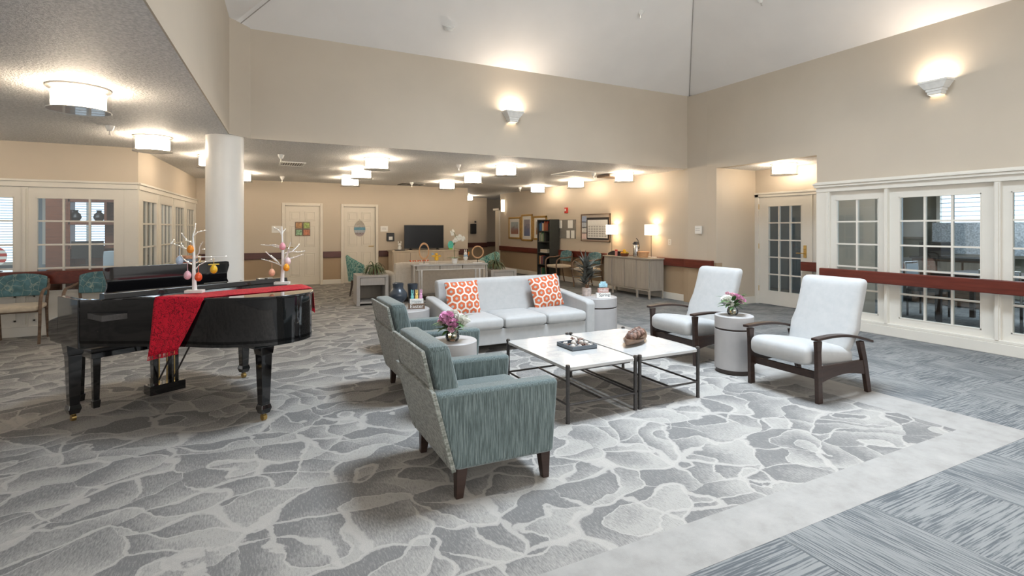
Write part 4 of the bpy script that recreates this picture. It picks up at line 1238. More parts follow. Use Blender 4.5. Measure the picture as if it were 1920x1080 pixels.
# cheek blocks and key bed at the player's side
MB().box(-.115, .27, -.06, -.015, .58, .935).build('cheek', lac, pf, bevel=.006)
MB().box(-.115, .27, 1.345, 1.39, .58, .935).build('cheek', lac, pf, bevel=.006)
for y0, y1 in ((-.06, .0), (1.33, 1.39)):
    MB().prism_y([(-.31, .62), (-.30, .73), (-.22, .755), (-.115, .78), (-.10, .58), (-.24, .58)], y0, y1).build('key_block', lac, pf, bevel=.008)
MB().box(-.30, .27, -.05, 1.38, .575, .64).build('key_bed', lac, pf, bevel=.005)
MB().box(-.31, -.29, 0, 1.33, .62, .70).build('key_slip', lac, pf, bevel=.004)
kb = MB()
for i in range(52): kb.box(-.285, -.13, .02 + i * .0248, .0435 + i * .0248, .68, .705)
kk = kb.build('white_keys', 'keys', pf, smooth=False); kk['kind'] = 'stuff'
kb = MB()
for i in range(51):
    if i % 7 not in (1, 4): kb.box(-.23, -.13, .038 + i * .0248, .050 + i * .0248, .705, .718)
kk = kb.build('black_keys', 'blackplastic', pf, smooth=False); kk['kind'] = 'stuff'
MB().box(-.13, -.10, .0, 1.33, .66, .87).build('fallboard', lac, pf, bevel=.004)
MB().box(-.10, .56, -.02, 1.35, .80, .84).build('plate', 'brass' if False else 'iron', pf)
tp = MB()
for i in range(60):
    for j in range(3): tp.tube([(.22 + j * .03 + (i % 2) * .012, .10 + i * .019, .84), (.22 + j * .03 + (i % 2) * .012, .10 + i * .019, .88)], .0035, 5)
kk = tp.build('tuning_pins', 'strings', pf); kk['kind'] = 'stuff'
# music desk
md = [(.16, .90), (.17, .93), (.19, .98), (.19, 1.03), (.17, 1.10), (.175, 1.135), (.20, 1.14), (1.12, 1.14), (1.145, 1.135), (1.15, 1.10), (1.13, 1.03), (1.13, .98), (1.15, .93), (1.16, .90)]
mb = MB()
mb.T = Matrix.Rotation(R(0), 4, 'Z')
MB().prism_x([(y, z) for y, z in md], .035, .055).build('music_desk', lac, pf, bevel=.004)
MB().box(.0, .22, .16, 1.16, .885, .90).build('desk_shelf', lac, pf, bevel=.003)
MB().box(.055, .062, .92, 1.12, .93, .955).build('desk_inlay', 'nickel', pf)
# lid: main leaf and the folded front leaf
main = [(NF, edge_u(NF) - .012)] + [(x + .006, y - .012 if y < .9 else y + .008) for x, y in bent if x > NF + .02 or y > 1.0]
main = [p for p in main if p[0] >= NF - .001]
main += [(NF, 1.398)]
MB().prism(main, .937, ZLID).build('lid', lac, pf, bevel=.004)
MB().hexa([(NF - .05, -.01, .938), (NF + .045, -.01, ZLID + .001), (NF + .045, 1.395, ZLID + .001), (NF - .05, 1.395, .938)],
          [(NF - .05, -.01, .992), (NF + .03, -.01, .992), (NF + .03, 1.395, .992), (NF - .05, 1.395, .992)]).build('folded_lid_leaf', lac, pf, bevel=.004)
for yy in (1.16, 1.24): MB().box(NF - .03, NF + .02, yy - .03, yy + .02, .993, 1.003).build('hinge', 'nickel', pf, bevel=.002)
def pleg(x, y):
    s = MB(); 
    def sq(h, z): return [(x - h, y - h, z), (x + h, y - h, z), (x + h, y + h, z), (x - h, y + h, z)]
    for a, za, b, zb in ((.031, .12, .043, .50), (.047, .50, .058, .60), (.042, .09, .034, .125), (.030, .055, .042, .095)):
        s.hexa(sq(a, za), sq(b, zb))
    l = s.build('leg', lac, pf, bevel=.004)
    MB().tube([(x, y - .014, .024), (x, y + .014, .024)], .024, 16).tube([(x, y, .03), (x, y, .06)], .014, 10).build('caster', 'brass', l)
for x, y in ((0, .0), (0, 1.32), (1.2, .77)): pleg(x, y)
MB().prism([(1.0, .62), (1.32, .62), (1.36, .92), (1.0, 1.0)], .575, .605).build('leg_block', lac, pf, bevel=.006)
ly = -.07
MB().box(ly - .06, ly + .06, .52, .80, .035, .115).build('pedal_box', lac, pf, bevel=.006)
for yy in (.58, .74): MB().box(ly - .022, ly + .022, yy - .02, yy + .02, .11, .60).build('lyre_post', lac, pf, bevel=.005)
for yy in (.60, .66, .72):
    MB().tube([(ly + .03, yy, .06), (ly + .03, yy, .58)], .005, 8).build('pedal_rod', 'brass', pf)
    MB().rbox((ly - .09, yy, .045), (.05, .015, .005), .005, 3).build('pedal', 'brass', pf)
MB().tube([(ly, .60, .12), (ly + .42, .60, .60)], .007, 8).tube([(ly, .72, .12), (ly + .42, .72, .60)], .007, 8).build('lyre_brace', 'iron', pf)

bn = thing('piano_bench', 'black piano bench tucked under the keyboard', 'bench', (-1.19, 4.96, 0), math.atan2(-.857, .516))
MB().box(-.55, -.17, .17, .80, .40, .445).build('apron', lac, bn, bevel=.004)
MB().rbox((-.36, .485, .465), (.20, .325, .022), .018, 6, (0, 0, .01)).build('seat', 'blackplastic', bn)
for x in (-.51, -.205):
    for y in (.21, .76):
        MB().hexa([(x - .02, y - .02, .05), (x + .02, y - .02, .05), (x + .02, y + .02, .05), (x - .02, y + .02, .05)], [(x - .027, y - .027, .40), (x + .027, y - .027, .40), (x + .027, y + .027, .40), (x - .027, y + .027, .40)]) \
            .hexa([(x - .022, y - .022, .0), (x + .022, y - .022, 0), (x + .022, y + .022, 0), (x - .022, y + .022, 0)], [(x - .027, y - .027, .06), (x + .027, y - .027, .06), (x + .027, y + .027, .06), (x - .027, y + .027, .06)]).build('leg', lac, bn, bevel=.003)

# red runner: a strip across the lid that hangs down at both ends
def runner():
    N = 16; rows = []
    n0, n1 = .745, 1.085
    zt = ZLID + .004
    for i in range(N + 1):
        a = i / N; nn = n0 + (n1 - n0) * a
        lo, hi = edge_u(nn) - .014, edge_hi(nn + .16) + .012
        col_ = []
        # hanging part on the near side, gathered and slanting
        drop = .425 - .05 * a
        H = 10
        for k in range(H, 0, -1):
            t = k / H
            wob = .012 * math.sin(a * 13 + t * 1.5) * t
            shear = -.15 * t * a - .03 * t
            nx_ = nn + shear
            col_.append((nx_ + wob * .3, min(lo, (edge_u(nx_) or lo)) - .010 - .012 * t - abs(wob), zt - drop * t))
        col_.append((nn, lo, zt - .002))
        M_ = 26
        for k in range(1, M_):
            t = k / M_
            col_.append((nn + .16 * t, lo + (hi - lo) * t, zt + .0008 * math.sin(a * 9 + t * 17)))
        col_.append((nn + .16, hi, zt - .002))
        for k in range(1, 6):
            t = k / 5
            col_.append((nn + .16 + .008 * t, hi + .008 + .008 * t, zt - .17 * t))
        rows.append(col_)
    m = len(rows[0]); vs = [p for r_ in rows for p in r_]; fs = []
    for i in range(N):
        for j in range(m - 1): fs.append((i * m + j, (i + 1) * m + j, (i + 1) * m + j + 1, i * m + j + 1))
    rt = thing('piano_runner', 'red embossed cloth runner hanging over the piano lid', 'cloth', (-1.19, 4.96, 0), math.atan2(-.857, .516))
    o = MB().add(vs, fs).build('cloth', 'redcloth', rt, angle=80)
    sm = o.modifiers.new('thick', 'SOLIDIFY'); sm.thickness = .002; sm.offset = 0
    fr = MB()
    for end in (0, m - 1):
        for i in range(N * 2 + 1):
            f = i / 2; a = rows[int(f)][end]; b = rows[min(N, int(f) + 1)][end]; t = f - int(f)
            p = Vector(a) * (1 - t) + Vector(b) * t
            fr.tube([p, p + Vector((0, 0, -.022))], .0022, 5).ell(p + Vector((0, 0, -.026)), .0045, 6, 4)
    o = fr.build('bead_fringe', 'redcloth', rt); o['kind'] = 'stuff'
runner()

# white twig trees
def twig_tree(lab, base, d, trunk, branches, bright, rot):
    t = thing('twig_tree', lab, 'decoration', base)
    B = Vector(base)
    def L(q): 
        # crop pixels of the photo study -> offsets in the tree's own upright plane, at true size
        px, py = 300 + q[0] / 6, 400 + q[1] / 6
        return P(px, py, d) - P(trunk[0][2], trunk[0][3], d)
    MB().box(-.062, .062, -.03, .03, 0, .022).build('foot', 'ceramicwhite', t, bevel=.003, rot=(0, 0, rot))
    tr_ = [L(p) for p in trunk]
    n = len(tr_)
    MB().tube([(0, 0, .02)] + tr_[1:], [.017] + [.0155 - .011 * i / (n - 1) for i in range(1, n)], 12).build('trunk', 'cord', t)
    led = MB(); q = random.Random(5)
    for k, b in enumerate(branches):
        pts = [L(p) for p in b]
        dep = Vector((SN, CS, 0)) * q.uniform(-.07, .07)
        m = len(pts)
        pts = [p + dep * (i / (m - 1)) for i, p in enumerate(pts)]
        pts2 = spline([tuple(p) for p in pts], 4) if m > 2 else pts
        mm = len(pts2)
        MB().tube(pts2, [.0042 - .0018 * i / (mm - 1) for i in range(mm)] if bright < 1 else [.0052 - .0016 * i / (mm - 1) for i in range(mm)], 7).build('branch', 'cord', t)
        for i in range(mm):
            if i % 3 == 1: led.ell(Vector(pts2[i]) + Vector((0, 0, .003)), .0023, 6, 4)
    o = led.build('fairy_lights', 'led', t); o['kind'] = 'stuff'
    return L, B
def egg(name_lab, c, col_, up, r=.025, bow=False):
    e = thing('hanging_egg', name_lab, 'ornament', c)
    mb = MB(); prof = []
    for i in range(13):
        a = -PI / 2 + PI * i / 12
        prof.append((max(0, r * math.cos(a) * (1 - .12 * math.sin(a))), r * 1.32 * math.sin(a)))
    mb.lathe(prof, seg=20).build('shell', plain('egg_' + '_'.join(str(int(v * 100)) for v in col_), col_, .3, var=.18, scale=70), e)
    MB().tube([(0, 0, r * 1.25), (0, 0, up)], .0016, 5).build('ribbon', plain('ribbon_' + '_'.join(str(int(v * 100)) for v in col_), tuple(min(1, v * 1.1 + .05) for v in col_), .6), e)
    if bow: MB().rbox((-.018, 0, r * 1.4), (.018, .003, .005), .003, 3).rbox((.018, 0, r * 1.45), (.018, .003, .005), .003, 3).build('bow', plain('yellow_bow', (.75, .55, .1), .6), e)
zt = ZLID + .006
def lid_point(px, py):
    d = (CH - zt) * F / (py - 427); return P(px, py, d), d
b1, dd1 = lid_point(365, 549); 
L1_, B1_ = twig_tree('white twig tree with hanging eggs standing nearer the keyboard', b1, dd1,
    [(380, 890, 365, 549), (381, 700), (383, 500), (376, 340), (370, 255)],
    [[(360, 440), (270, 395), (190, 360), (120, 340)], [(375, 350), (330, 320), (250, 303)], [(370, 262), (410, 215), (450, 200), (490, 190)], [(370, 255), (365, 180), (345, 110)], [(300, 405), (240, 370), (205, 335)], [(120, 345), (100, 300)],
     [(400, 500), (460, 440), (485, 380), (540, 318)], [(475, 405), (505, 405)], [(410, 490), (550, 492), (730, 489)], [(405, 625), (440, 580), (520, 540), (595, 508)], [(360, 577), (290, 548), (215, 522)], [(355, 575), (310, 530), (285, 465)], [(410, 560), (445, 530), (462, 490)], [(350, 330), (310, 290), (270, 215)]], 0, -YAW + R(12))
def egg_at(px, py, d, lab, col_, up, bow=False, r=.025, off=0): 
    egg(lab, P(px, py, d) , col_, up, r, bow)
egg_at(357, 467, dd1 - .02, 'orange egg near the top of the left twig tree', (.75, .26, .02), .045, False, .024)
egg_at(336.7, 488, dd1 - .04, 'pale blue striped egg on the left twig tree', (.42, .52, .66), .09)
egg_at(351.7, 516, dd1 - .03, 'plain pink egg on the left twig tree', (.72, .42, .48), .09)
egg_at(400.8, 504.7, dd1 - .02, 'yellow egg with a bow on the left twig tree', (.75, .45, .02), .08, True)
egg_at(372, 519, dd1 - .04, 'red orange egg beside the left tree trunk', (.72, .09, .02), .08)
b2, dd2 = lid_point(529, 533)
twig_tree('white twig tree with hanging eggs standing at the piano tail', b2, dd2,
    [(1385, 790, 529, 532), (1383, 600), (1380, 420), (1375, 300), (1370, 140)],
    [[(1370, 240), (1330, 185), (1265, 150)], [(1375, 225), (1380, 195), (1395, 170)], [(1352, 370), (1290, 350), (1200, 355), (1110, 348)], [(1350, 378), (1280, 372), (1220, 358)], [(1368, 585), (1300, 557), (1200, 528), (1120, 510)], [(1345, 562), (1280, 512), (1210, 470)], [(1310, 532), (1270, 480), (1228, 420)],
     [(1392, 535), (1440, 430), (1470, 318)], [(1400, 445), (1480, 425), (1530, 432), (1600, 420)], [(1400, 520), (1500, 492), (1600, 456)], [(1495, 415), (1520, 380), (1540, 340)], [(1450, 430), (1475, 385)]], 1, -YAW + R(12))
egg_at(529.7, 462, dd2 - .04, 'pink egg in front of the right tree trunk', (.80, .35, .42), .04)
egg_at(539.5, 489.7, dd2 - .02, 'white and pink egg on the right twig tree', (.80, .62, .64), .08)
egg_at(537, 501.5, dd2 - .045, 'orange egg beside the right tree trunk', (.85, .36, .02), .03)
egg_at(509.7, 511, dd2 - .02, 'peach coloured egg on the right twig tree', (.82, .42, .28), .08)

# ================================================================== CHAIRS WITH WOODEN ARMS
def visitor_chair(lab, loc, rz):
    c = thing('visitor_chair', lab, 'chair', loc, rz, 'wooden arm chairs with teal leaf print backs')
    MB().rbox((0, -.02, .445), (.245, .24, .035), .03, 6, (0, 0, .012)).build('seat', 'cream', c)
    def curve(q):
        u = q.x / .25
        top = 1 - .30 * u * u if q.z > 0 else 1
        return (q.x, q.y - .045 * u * u + .235 + q.z * .12, q.z * top + .71)
    MB().rbox((0, 0, 0), (.245, .024, .145), .022, 10, (0, -.01, 0), fn=curve).build('backrest', 'leafprint', c)
    for s in (-1, 1):
        MB().tube(spline([(s * .25, -.235, 0), (s * .262, -.255, .25), (s * .268, -.27, .46), (s * .275, -.25, .60), (s * .28, -.15, .665), (s * .285, .02, .67), (s * .26, .20, .70)], 4), [.0165] * 8 + [.0185] * 17, 10).build('arm', 'walnut', c)
        MB().tube(spline([(s * .235, .30, 0), (s * .232, .245, .25), (s * .235, .215, .45), (s * .245, .215, .62), (s * .245, .24, .78)], 4), .017, 10).build('rear_leg', 'walnut', c)
    MB().tube([(-.24, .2, .41), (.24, .2, .41)], .014, 8).tube([(-.25, -.22, .41), (.25, -.22, .41)], .014, 8).build('seat_rail', 'walnut', c)
    return c
vc = visitor_chair('wooden arm chair with teal back at the left end of the office front', (-2.62, 8.63, 0), R(4))
dup(vc, (-1.83, 8.66, 0), R(-3), 'wooden arm chair with teal back half hidden behind the piano')
dup(vc, (-3.42, 8.66, 0), 0, 'wooden arm chair with teal back cut off by the left frame edge')
dup(vc, (7.27, 11.62, 0), -PI / 2 , 'wooden arm chair beside the dark bookcase')
dup(vc, (7.30, 10.38, 0), -PI / 2, 'wooden arm chair left of the coffee sideboard')

# ================================================================== REAR SEATING GROUP
es = thing('end_table', 'grey washed end table with drawer left of the rear sofa', 'side table', (2.06, 10.12, 0), R(-4), 'grey washed end tables')
MB().box(-.29, .29, -.31, .31, .52, .56).build('top', 'greywash2', es, bevel=.003)
MB().box(-.29, -.23, -.31, .31, 0, .52).build('side_panel', 'greywash2', es, bevel=.003)
MB().box(.23, .29, -.31, .31, 0, .52).build('side_panel', 'greywash2', es, bevel=.003)
MB().box(-.23, .23, -.27, .29, .37, .52).build('drawer_box', 'greywash2', es)
MB().box(-.222, .222, -.305, -.27, .378, .512).build('drawer', 'greywash2', es, bevel=.003)
MB().box(-.23, .23, -.29, .29, .035, .07).build('shelf', 'greywash2', es, bevel=.003)
MB().box(-.23, .23, .26, .29, .07, .37).build('back_panel', 'greywash', es)
dup(es, (4.80, 10.15, 0), R(-4), 'grey washed end table with drawer right of the rear sofa')
def curly_plant(loc, lab, seed):
    p = thing('curly_leaf_plant', lab, 'plant', loc)
    MB().lathe([(0, 0), (.055, 0), (.06, .02), (.075, .115), (.08, .12), (.072, .12), (.068, .10), (0, .10)], seg=24).build('pot', 'terracotta', p)
    q = random.Random(seed)
    for k in range(46):
        az = k * 2.399; el = R(q.uniform(35, 88))
        mb = MB(); leafblade(mb, (.02 * math.cos(az), .02 * math.sin(az), .10), az, el, q.uniform(.30, .46), .042, q.uniform(3.6, 6.5), 12, .3, shape=lambda t: 1 - t * .85)
        mb.build('leaf', 'leaf', p)
    return p
curly_plant((2.12, 10.1, .56), 'curly-leaved plant in a clay pot on the left end table', 1)
curly_plant((4.72, 10.15, .56), 'curly-leaved plant in a clay pot on the right end table', 2)

cs = thing('sofa_table', 'long grey console table behind the rear sofa', 'console table', (3.42, 9.45, 0), R(-7))
MB().box(-.72, .72, -.17, .17, .735, .76).build('top', 'greywash2', cs, bevel=.003)
for k in range(3): MB().box(-.65 + k * .44, -.225 + k * .44, -.155, .12, .665, .735).build('drawer', 'greywash', cs, bevel=.003)
MB().box(-.67, .67, -.165, -.15, .655, .668).build('trim_strip', 'nickel', cs)
for x in (-.70, -.56, .56, .70):
    for y in (-.14, .14): MB().box(x - .014, x + .014, y - .014, y + .014, 0, .735).build('leg', 'nickel' if abs(x) < .6 else 'greywash', cs)
MB().box(-.72, .72, .145, .16, .02, .05).build('stretcher', 'greywash', cs)

def rear_sofa():
    r = thing('rear_sofa', 'oatmeal sofa facing the television, seen from behind', 'sofa', (3.42, 10.25, 0), PI)
    MB().rbox((0, .31, .46), (.95, .09, .32), .06, 8).build('backrest', 'sofaback', r)
    for s in (-1, 1): MB().rbox((s * .94, -.05, .34), (.09, .42, .24), .07, 6).build('arm', 'sofaback', r)
    MB().box(-.9, .9, -.40, .25, .10, .30).build('seat_base', 'sofaback', r, bevel=.01)
    for k in range(3): MB().rbox((-.58 + k * .58, -.10, .37), (.285, .32, .07), .04, 6).build('seat_cushion', 'sofaback', r)
    for x in (-.9, .9):
        for y in (-.34, .34): MB().box(x - .025, x + .025, y - .025, y + .025, 0, .11).build('leg', 'espresso', r)
rear_sofa()
cushion(3.02, 10.18, .60, 'orange hexagon cushion peeping over the back of the rear sofa', 12, 0, 3, .20, 'rear cushions')

def tub_chair(loc, rz, lab):
    c = thing('tub_chair', lab, 'chair', loc, rz, 'green and blue print tub chairs')
    vs = []; fs = []; n = 16
    for i in range(n + 1):
        a = R(-105 + 210 * i / n)          # 0 = back
        h = .86 - .24 * (abs(i - n / 2) / (n / 2)) ** 1.4
        for rr, z in ((.27, .30), (.33, h - .03), (.315, h), (.275, h), (.255, h - .03), (.22, .30)):
            vs.append((rr * math.sin(a), rr * math.cos(a) * .95 + .02, z))
    for i in range(n):
        for k in range(6): fs.append((i * 6 + k, i * 6 + (k + 1) % 6, (i + 1) * 6 + (k + 1) % 6, (i + 1) * 6 + k))
    fs += [tuple(range(5, -1, -1)), tuple(n * 6 + k for k in range(6))]
    MB().add(vs, fs).build('shell', 'ikat', c)
    MB().rbox((0, -.02, .40), (.25, .26, .07), .04, 6, (0, 0, .015)).build('seat', 'ikat', c)
    MB().box(-.22, .22, -.24, .22, .26, .33).build('seat_frame', 'espresso', c)
    for x in (-1, 1):
        for y in (-1, 1): MB().hexa([(x * .23 - .013, y * .24 - .013, 0), (x * .23 + .013, y * .24 - .013, 0), (x * .23 + .013, y * .24 + .013, 0), (x * .23 - .013, y * .24 + .013, 0)], [(x * .19 - .02, y * .19 - .02, .27), (x * .19 + .02, y * .19 - .02, .27), (x * .19 + .02, y * .19 + .02, .27), (x * .19 - .02, y * .19 + .02, .27)]).build('leg', 'espresso', c)
    return c
tb = tub_chair((2.15, 11.5, 0), R(80), 'green and blue print tub chair left of the rear sofa')
dup(tb, (5.15, 11.6, 0), R(-80), 'green and blue print tub chair right of the rear sofa')

def hoop(loc, rx, rz_, lab):
    h = thing('hoop_ornament', lab, 'ornament', loc, -YAW + .2)
    vs = []; fs = []; n = 40
    for i in range(n):
        a = 2 * PI * i / n
        for k in range(8):
            b = 2 * PI * k / 8
            rr = 1 + .13 * math.cos(b)
            vs.append((rx * rr * math.cos(a), .016 * math.sin(b), .10 + rz_ + rz_ * rr * math.sin(a)))
    for i in range(n):
        for k in range(8): fs.append((i * 8 + k, ((i + 1) % n) * 8 + k, ((i + 1) % n) * 8 + (k + 1) % 8, i * 8 + (k + 1) % 8))
    MB().add(vs, fs).build('ring', 'basket', h)
    MB().tube([(0, 0, .01), (0, 0, .095)], .006, 8).build('stem', 'blackmetal', h)
    MB().box(-.09, .09, -.04, .04, 0, .012).build('base', 'ceramicwhite', h)
hoop((2.93, 9.50, .76), .088, .145, 'tall oval wooden hoop on the left of the console table')
hoop((3.98, 9.38, .76), .108, .112, 'round wooden hoop on the right of the console table')
bk = thing('chick_pick', 'yellow chick figure on a stick on the console table', 'figurine', (3.17, 9.48, .76))
MB().lathe([(0, .06), (.035, .07), (.042, .11), (.03, .15), (0, .155)], seg=16).build('basket_body', plain('chick_yellow', (.80, .45, .03), .6, var=.3, scale=80), bk)
MB().ell((0, 0, .18), .03).build('head', plain('chick_yellow', (.8, .5, .03)), bk)
MB().rbox((-.06, 0, .15), (.028, .004, .014), .004, 3).rbox((.06, 0, .15), (.028, .004, .014), .004, 3).build('wing', plain('chick_yellow', (.8, .5, .03)), bk)
MB().rbox((-.08, 0, .19), (.02, .004, .02), .004, 3).build('butterfly', plain('soft_blue', (.3, .45, .6)), bk)
MB().tube([(.015, 0, 0), (.01, 0, .07)], .003, 6).tube([(-.015, 0, 0), (-.01, 0, .07)], .003, 6).build('legs', 'cord', bk)
bk = thing('bunny_pick', 'white bunny figure with a carrot on the console table', 'figurine', (3.74, 9.42, .76))
MB().lathe([(0, .06), (.035, .065), (.045, .11), (.03, .14), (0, .145)], seg=16).build('body', 'ceramicwhite', bk)
MB().ell((0, 0, .185), (.034, .03, .036)).ell((-.018, 0, .24), (.009, .007, .03)).ell((.016, 0, .24), (.009, .007, .03)).build('head', 'ceramicwhite', bk)
MB().rbox((0, -.004, .145), (.035, .03, .018), .012, 3).build('scarf', plain('soft_blue', (.2, .45, .55)), bk)
MB().tube([(.06, 0, .14), (.07, 0, .22)], [.004, .018], 8).build('carrot', plain('carrot_orange', (.8, .25, .03)), bk)
MB().tube([(.07, 0, .215), (.075, 0, .25)], [.01, .016], 6).build('carrot_top', 'leafcyan', bk)
MB().tube([(.015, 0, 0), (.01, 0, .07)], .003, 6).tube([(-.015, 0, 0), (-.01, 0, .07)], .003, 6).build('legs', 'cord', bk)
orc = thing('orchid', 'white orchid in a white pot on the console table', 'plant', (3.52, 9.44, .76))
MB().lathe([(0, 0), (.045, 0), (.055, .04), (.058, .10), (.05, .10), (.046, .08), (0, .08)], seg=24).build('pot', 'ceramicwhite', orc)
st = spline([(0, 0, .09), (-.01, 0, .25), (0, 0, .40), (.02, 0, .50), (.0, 0, .58), (-.06, 0, .62)], 5)
MB().tube(st, .004, 6).tube(spline([(.0, 0, .40), (.04, 0, .50), (.12, 0, .52), (.20, 0, .50)], 5), .003, 6).build('stem', 'leafcyan', orc)
for k in range(5):
    mb = MB(); leafblade(mb, (0, 0, .09), k * 1.3 + .3, R(35), .17, .06, .9, 5, .3); mb.build('leaf', 'leafcyan', orc)
q = random.Random(8)
for k, (x, z) in enumerate(((-.09, .60), (-.05, .63), (-.04, .57), (.0, .47), (.03, .44), (-.02, .43), (.06, .50), (.10, .53), (.13, .51), (.17, .50), (.20, .48), (.15, .46), (.09, .47))):
    mb = MB()
    for j in range(5):
        a = 2 * PI * j / 5 + q.uniform(0, 1)
        mb.ell((.018 * math.cos(a), -.01 - .004 * j, .018 * math.sin(a)), (.019, .005, .019), 9, 5)
    mb.build('bloom', 'whitepetal', orc, loc=(x, q.uniform(-.03, .03), z), rot=(0, 0, q.uniform(-.6, .6)))

# television console
tc = thing('media_console', 'pale wood media console under the television', 'cabinet', (4.2, 13.62, 0), 0)
MB().box(-.91, .91, -.24, .24, .10, .82).build('body', 'palewood', tc, bevel=.004)
MB().box(-.93, .93, -.26, .26, .82, .85).build('top', 'palewood', tc, bevel=.003)
for k in range(4): MB().box(-.89 + k * .447, -.455 + k * .447, -.262, -.24, .13, .80).build('door', 'palewood', tc, bevel=.003)
for x in (-.85, .85):
    for y in (-.18, .18): MB().box(x - .025, x + .025, y - .025, y + .025, 0, .1).build('leg', 'palewood', tc)
tv = thing('television', 'flat black television standing on the media console', 'television', (4.22, 13.66, .85))
MB().box(-.55, .55, -.01, .04, .04, .67).build('housing', 'blackplastic', tv, bevel=.004)
t_ = NT('tv_screen_glass'); MT = t_.base((.012, .014, .018), .12); 
MB().box(-.54, .54, -.0125, -.0095, .05, .66).build('screen', MT, tv)
for x in (-.38, .38): MB().hexa([(x - .02, -.12, 0), (x + .02, -.12, 0), (x + .02, .12, 0), (x - .02, .12, 0)], [(x - .01, -.01, .045), (x + .01, -.01, .045), (x + .01, .02, .045), (x - .01, .02, .045)]).build('foot', 'blackplastic', tv)
bf = thing('bunny_figurine', 'white bunny figurine left of the television', 'figurine', (3.50, 13.5, .85))
MB().box(-.12, .12, -.08, .08, 0, .02).build('tray', 'blackplastic', bf)
MB().lathe([(0, .02), (.045, .025), (.05, .08), (.03, .12), (0, .125)], seg=16).ell((0, 0, .15), (.045, .04, .04)).ell((-.035, 0, .21), (.014, .01, .04)).ell((.035, 0, .21), (.014, .01, .04)).build('body', 'ceramicwhite', bf)
ef = thing('egg_plaque', 'turquoise egg plaque right of the television', 'decoration', (4.92, 13.5, .85))
MB().ell((0, 0, .13), (.085, .015, .11), 20, 12).build('egg', plain('turquoise_paint', (.08, .48, .42), .5, var=.15), ef)
MB().box(-.05, .05, -.02, .02, 0, .04).build('grass_base', plain('lime_paint', (.25, .55, .1)), ef)
wpn = thing('white_pot_plant', 'small white pot with green leaves at the right end of the media console', 'plant', (5.04, 13.65, .85))
MB().lathe([(0, 0), (.045, 0), (.055, .11), (.048, .11), (0, .09)], seg=20).build('pot', 'ceramicwhite', wpn)
for k in range(12):
    mb = MB(); leafblade(mb, (0, 0, .1), k * 2.4, R(60), .13, .035, 1., 4, .2); mb.build('leaf', 'leafcyan', wpn)

# far wall details
def plaque(name, loc, rz, w, h, mat, lab, cat='sign', lines=2):
    s = thing(name, lab, cat, loc, rz)
    MB().box(-w / 2, w / 2, -.012, 0, -h / 2, h / 2).build('plate', mat, s, bevel=.002)
    for k in range(lines): MB().box(-w * .28, w * .28, -.0135, -.012, h * (.12 - .22 * k), h * (.17 - .22 * k)).build('printed_line', plain('grey_print', (.35, .35, .35)), s, smooth=False)
    return s
plaque('room_sign', P(518, 429, 0.1) if False else (.57, YF, 1.41), 0, .22, .17, 'paper', 'white room sign left of the left cream door')
plaque('room_sign', (3.21, YF, 1.42), 0, .20, .15, 'paper', 'white room sign right of the right cream door')
plaque('room_sign', (XR - .028, 7.22, 1.41), -PI / 2 - R(6), .21, .15, 'paper', 'white room sign on the corner post')
wb2 = thing('wall_box', 'black wall-mounted box below the right room sign', 'wall box', (3.37, YF, 1.2))
MB().box(-.10, .10, -.07, 0, -.11, .11).build('box', 'blackplastic', wb2, bevel=.01); MB().box(-.05, .05, -.073, -.07, -.08, .01).build('card', 'paper', wb2)
wb3 = thing('wall_dispenser', 'black dispenser on the far hallway wall', 'wall box', (7.55, 18.3, 1.42))
MB().box(-.1, .12, -.12, 0, -.2, .18).build('box', 'blackplastic', wb3, bevel=.02); MB().ell((.1, -.05, .26), .04).build('sensor', 'blackplastic', wb3)
dd = thing('door_wreath', 'four-part wooden picture decoration on the left cream door', 'decoration', (1.17, YF + .018, 1.42))
for k, (x, z, c) in enumerate(((-.09, .09, (.45, .25, .12)), (.09, .09, (.35, .45, .15)), (-.09, -.09, (.25, .4, .25)), (.09, -.09, (.45, .18, .1)))):
    q_ = MB().box(x - .085, x + .085, -.02, 0, z - .085, z + .085).build('picture_block', 'walnut', dd, bevel=.003)
    MB().box(x - .07, x + .07, -.024, -.02, z - .07, z + .07).build('print', plain('print_%d' % k, c, .6, var=.5, scale=30), q_)
eg = thing('egg_sign', 'striped wooden egg sign on the right cream door', 'decoration', (2.57, YF + .018, 1.42))
for k, (z0, z1, c) in enumerate(((-.20, -.10, (.40, .33, .32)), (-.10, -.03, (.38, .42, .46)), (-.03, .04, (.12, .28, .38)), (.04, .10, (.42, .40, .38)), (.10, .21, (.36, .33, .28)))):
    pts = []
    def hw(z): 
        u = (z + .20) / .42
        return .145 * math.sin(PI * min(1, max(0, u)) ** .88) ** .5 if 0 < u < 1 else 0
    zs = [z0 + (z1 - z0) * i / 6 for i in range(7)]
    poly = [(hw(z), z) for z in zs] + [(-hw(z), z) for z in reversed(zs)]
    MB().prism_y(poly, -.016, 0).build('stripe', plain('stripe_%d' % k, c, .7, var=.15), eg)
text('lettering', 'HUNT', .075, plain('dark_letters', (.08, .08, .10)), eg, (0, -.0175, -.135), (PI / 2, 0, 0))
MB().tube([(-.02, -.01, .2), (0, -.01, .26), (.02, -.01, .2)], .004, 6).build('hanger', 'walnut', eg)

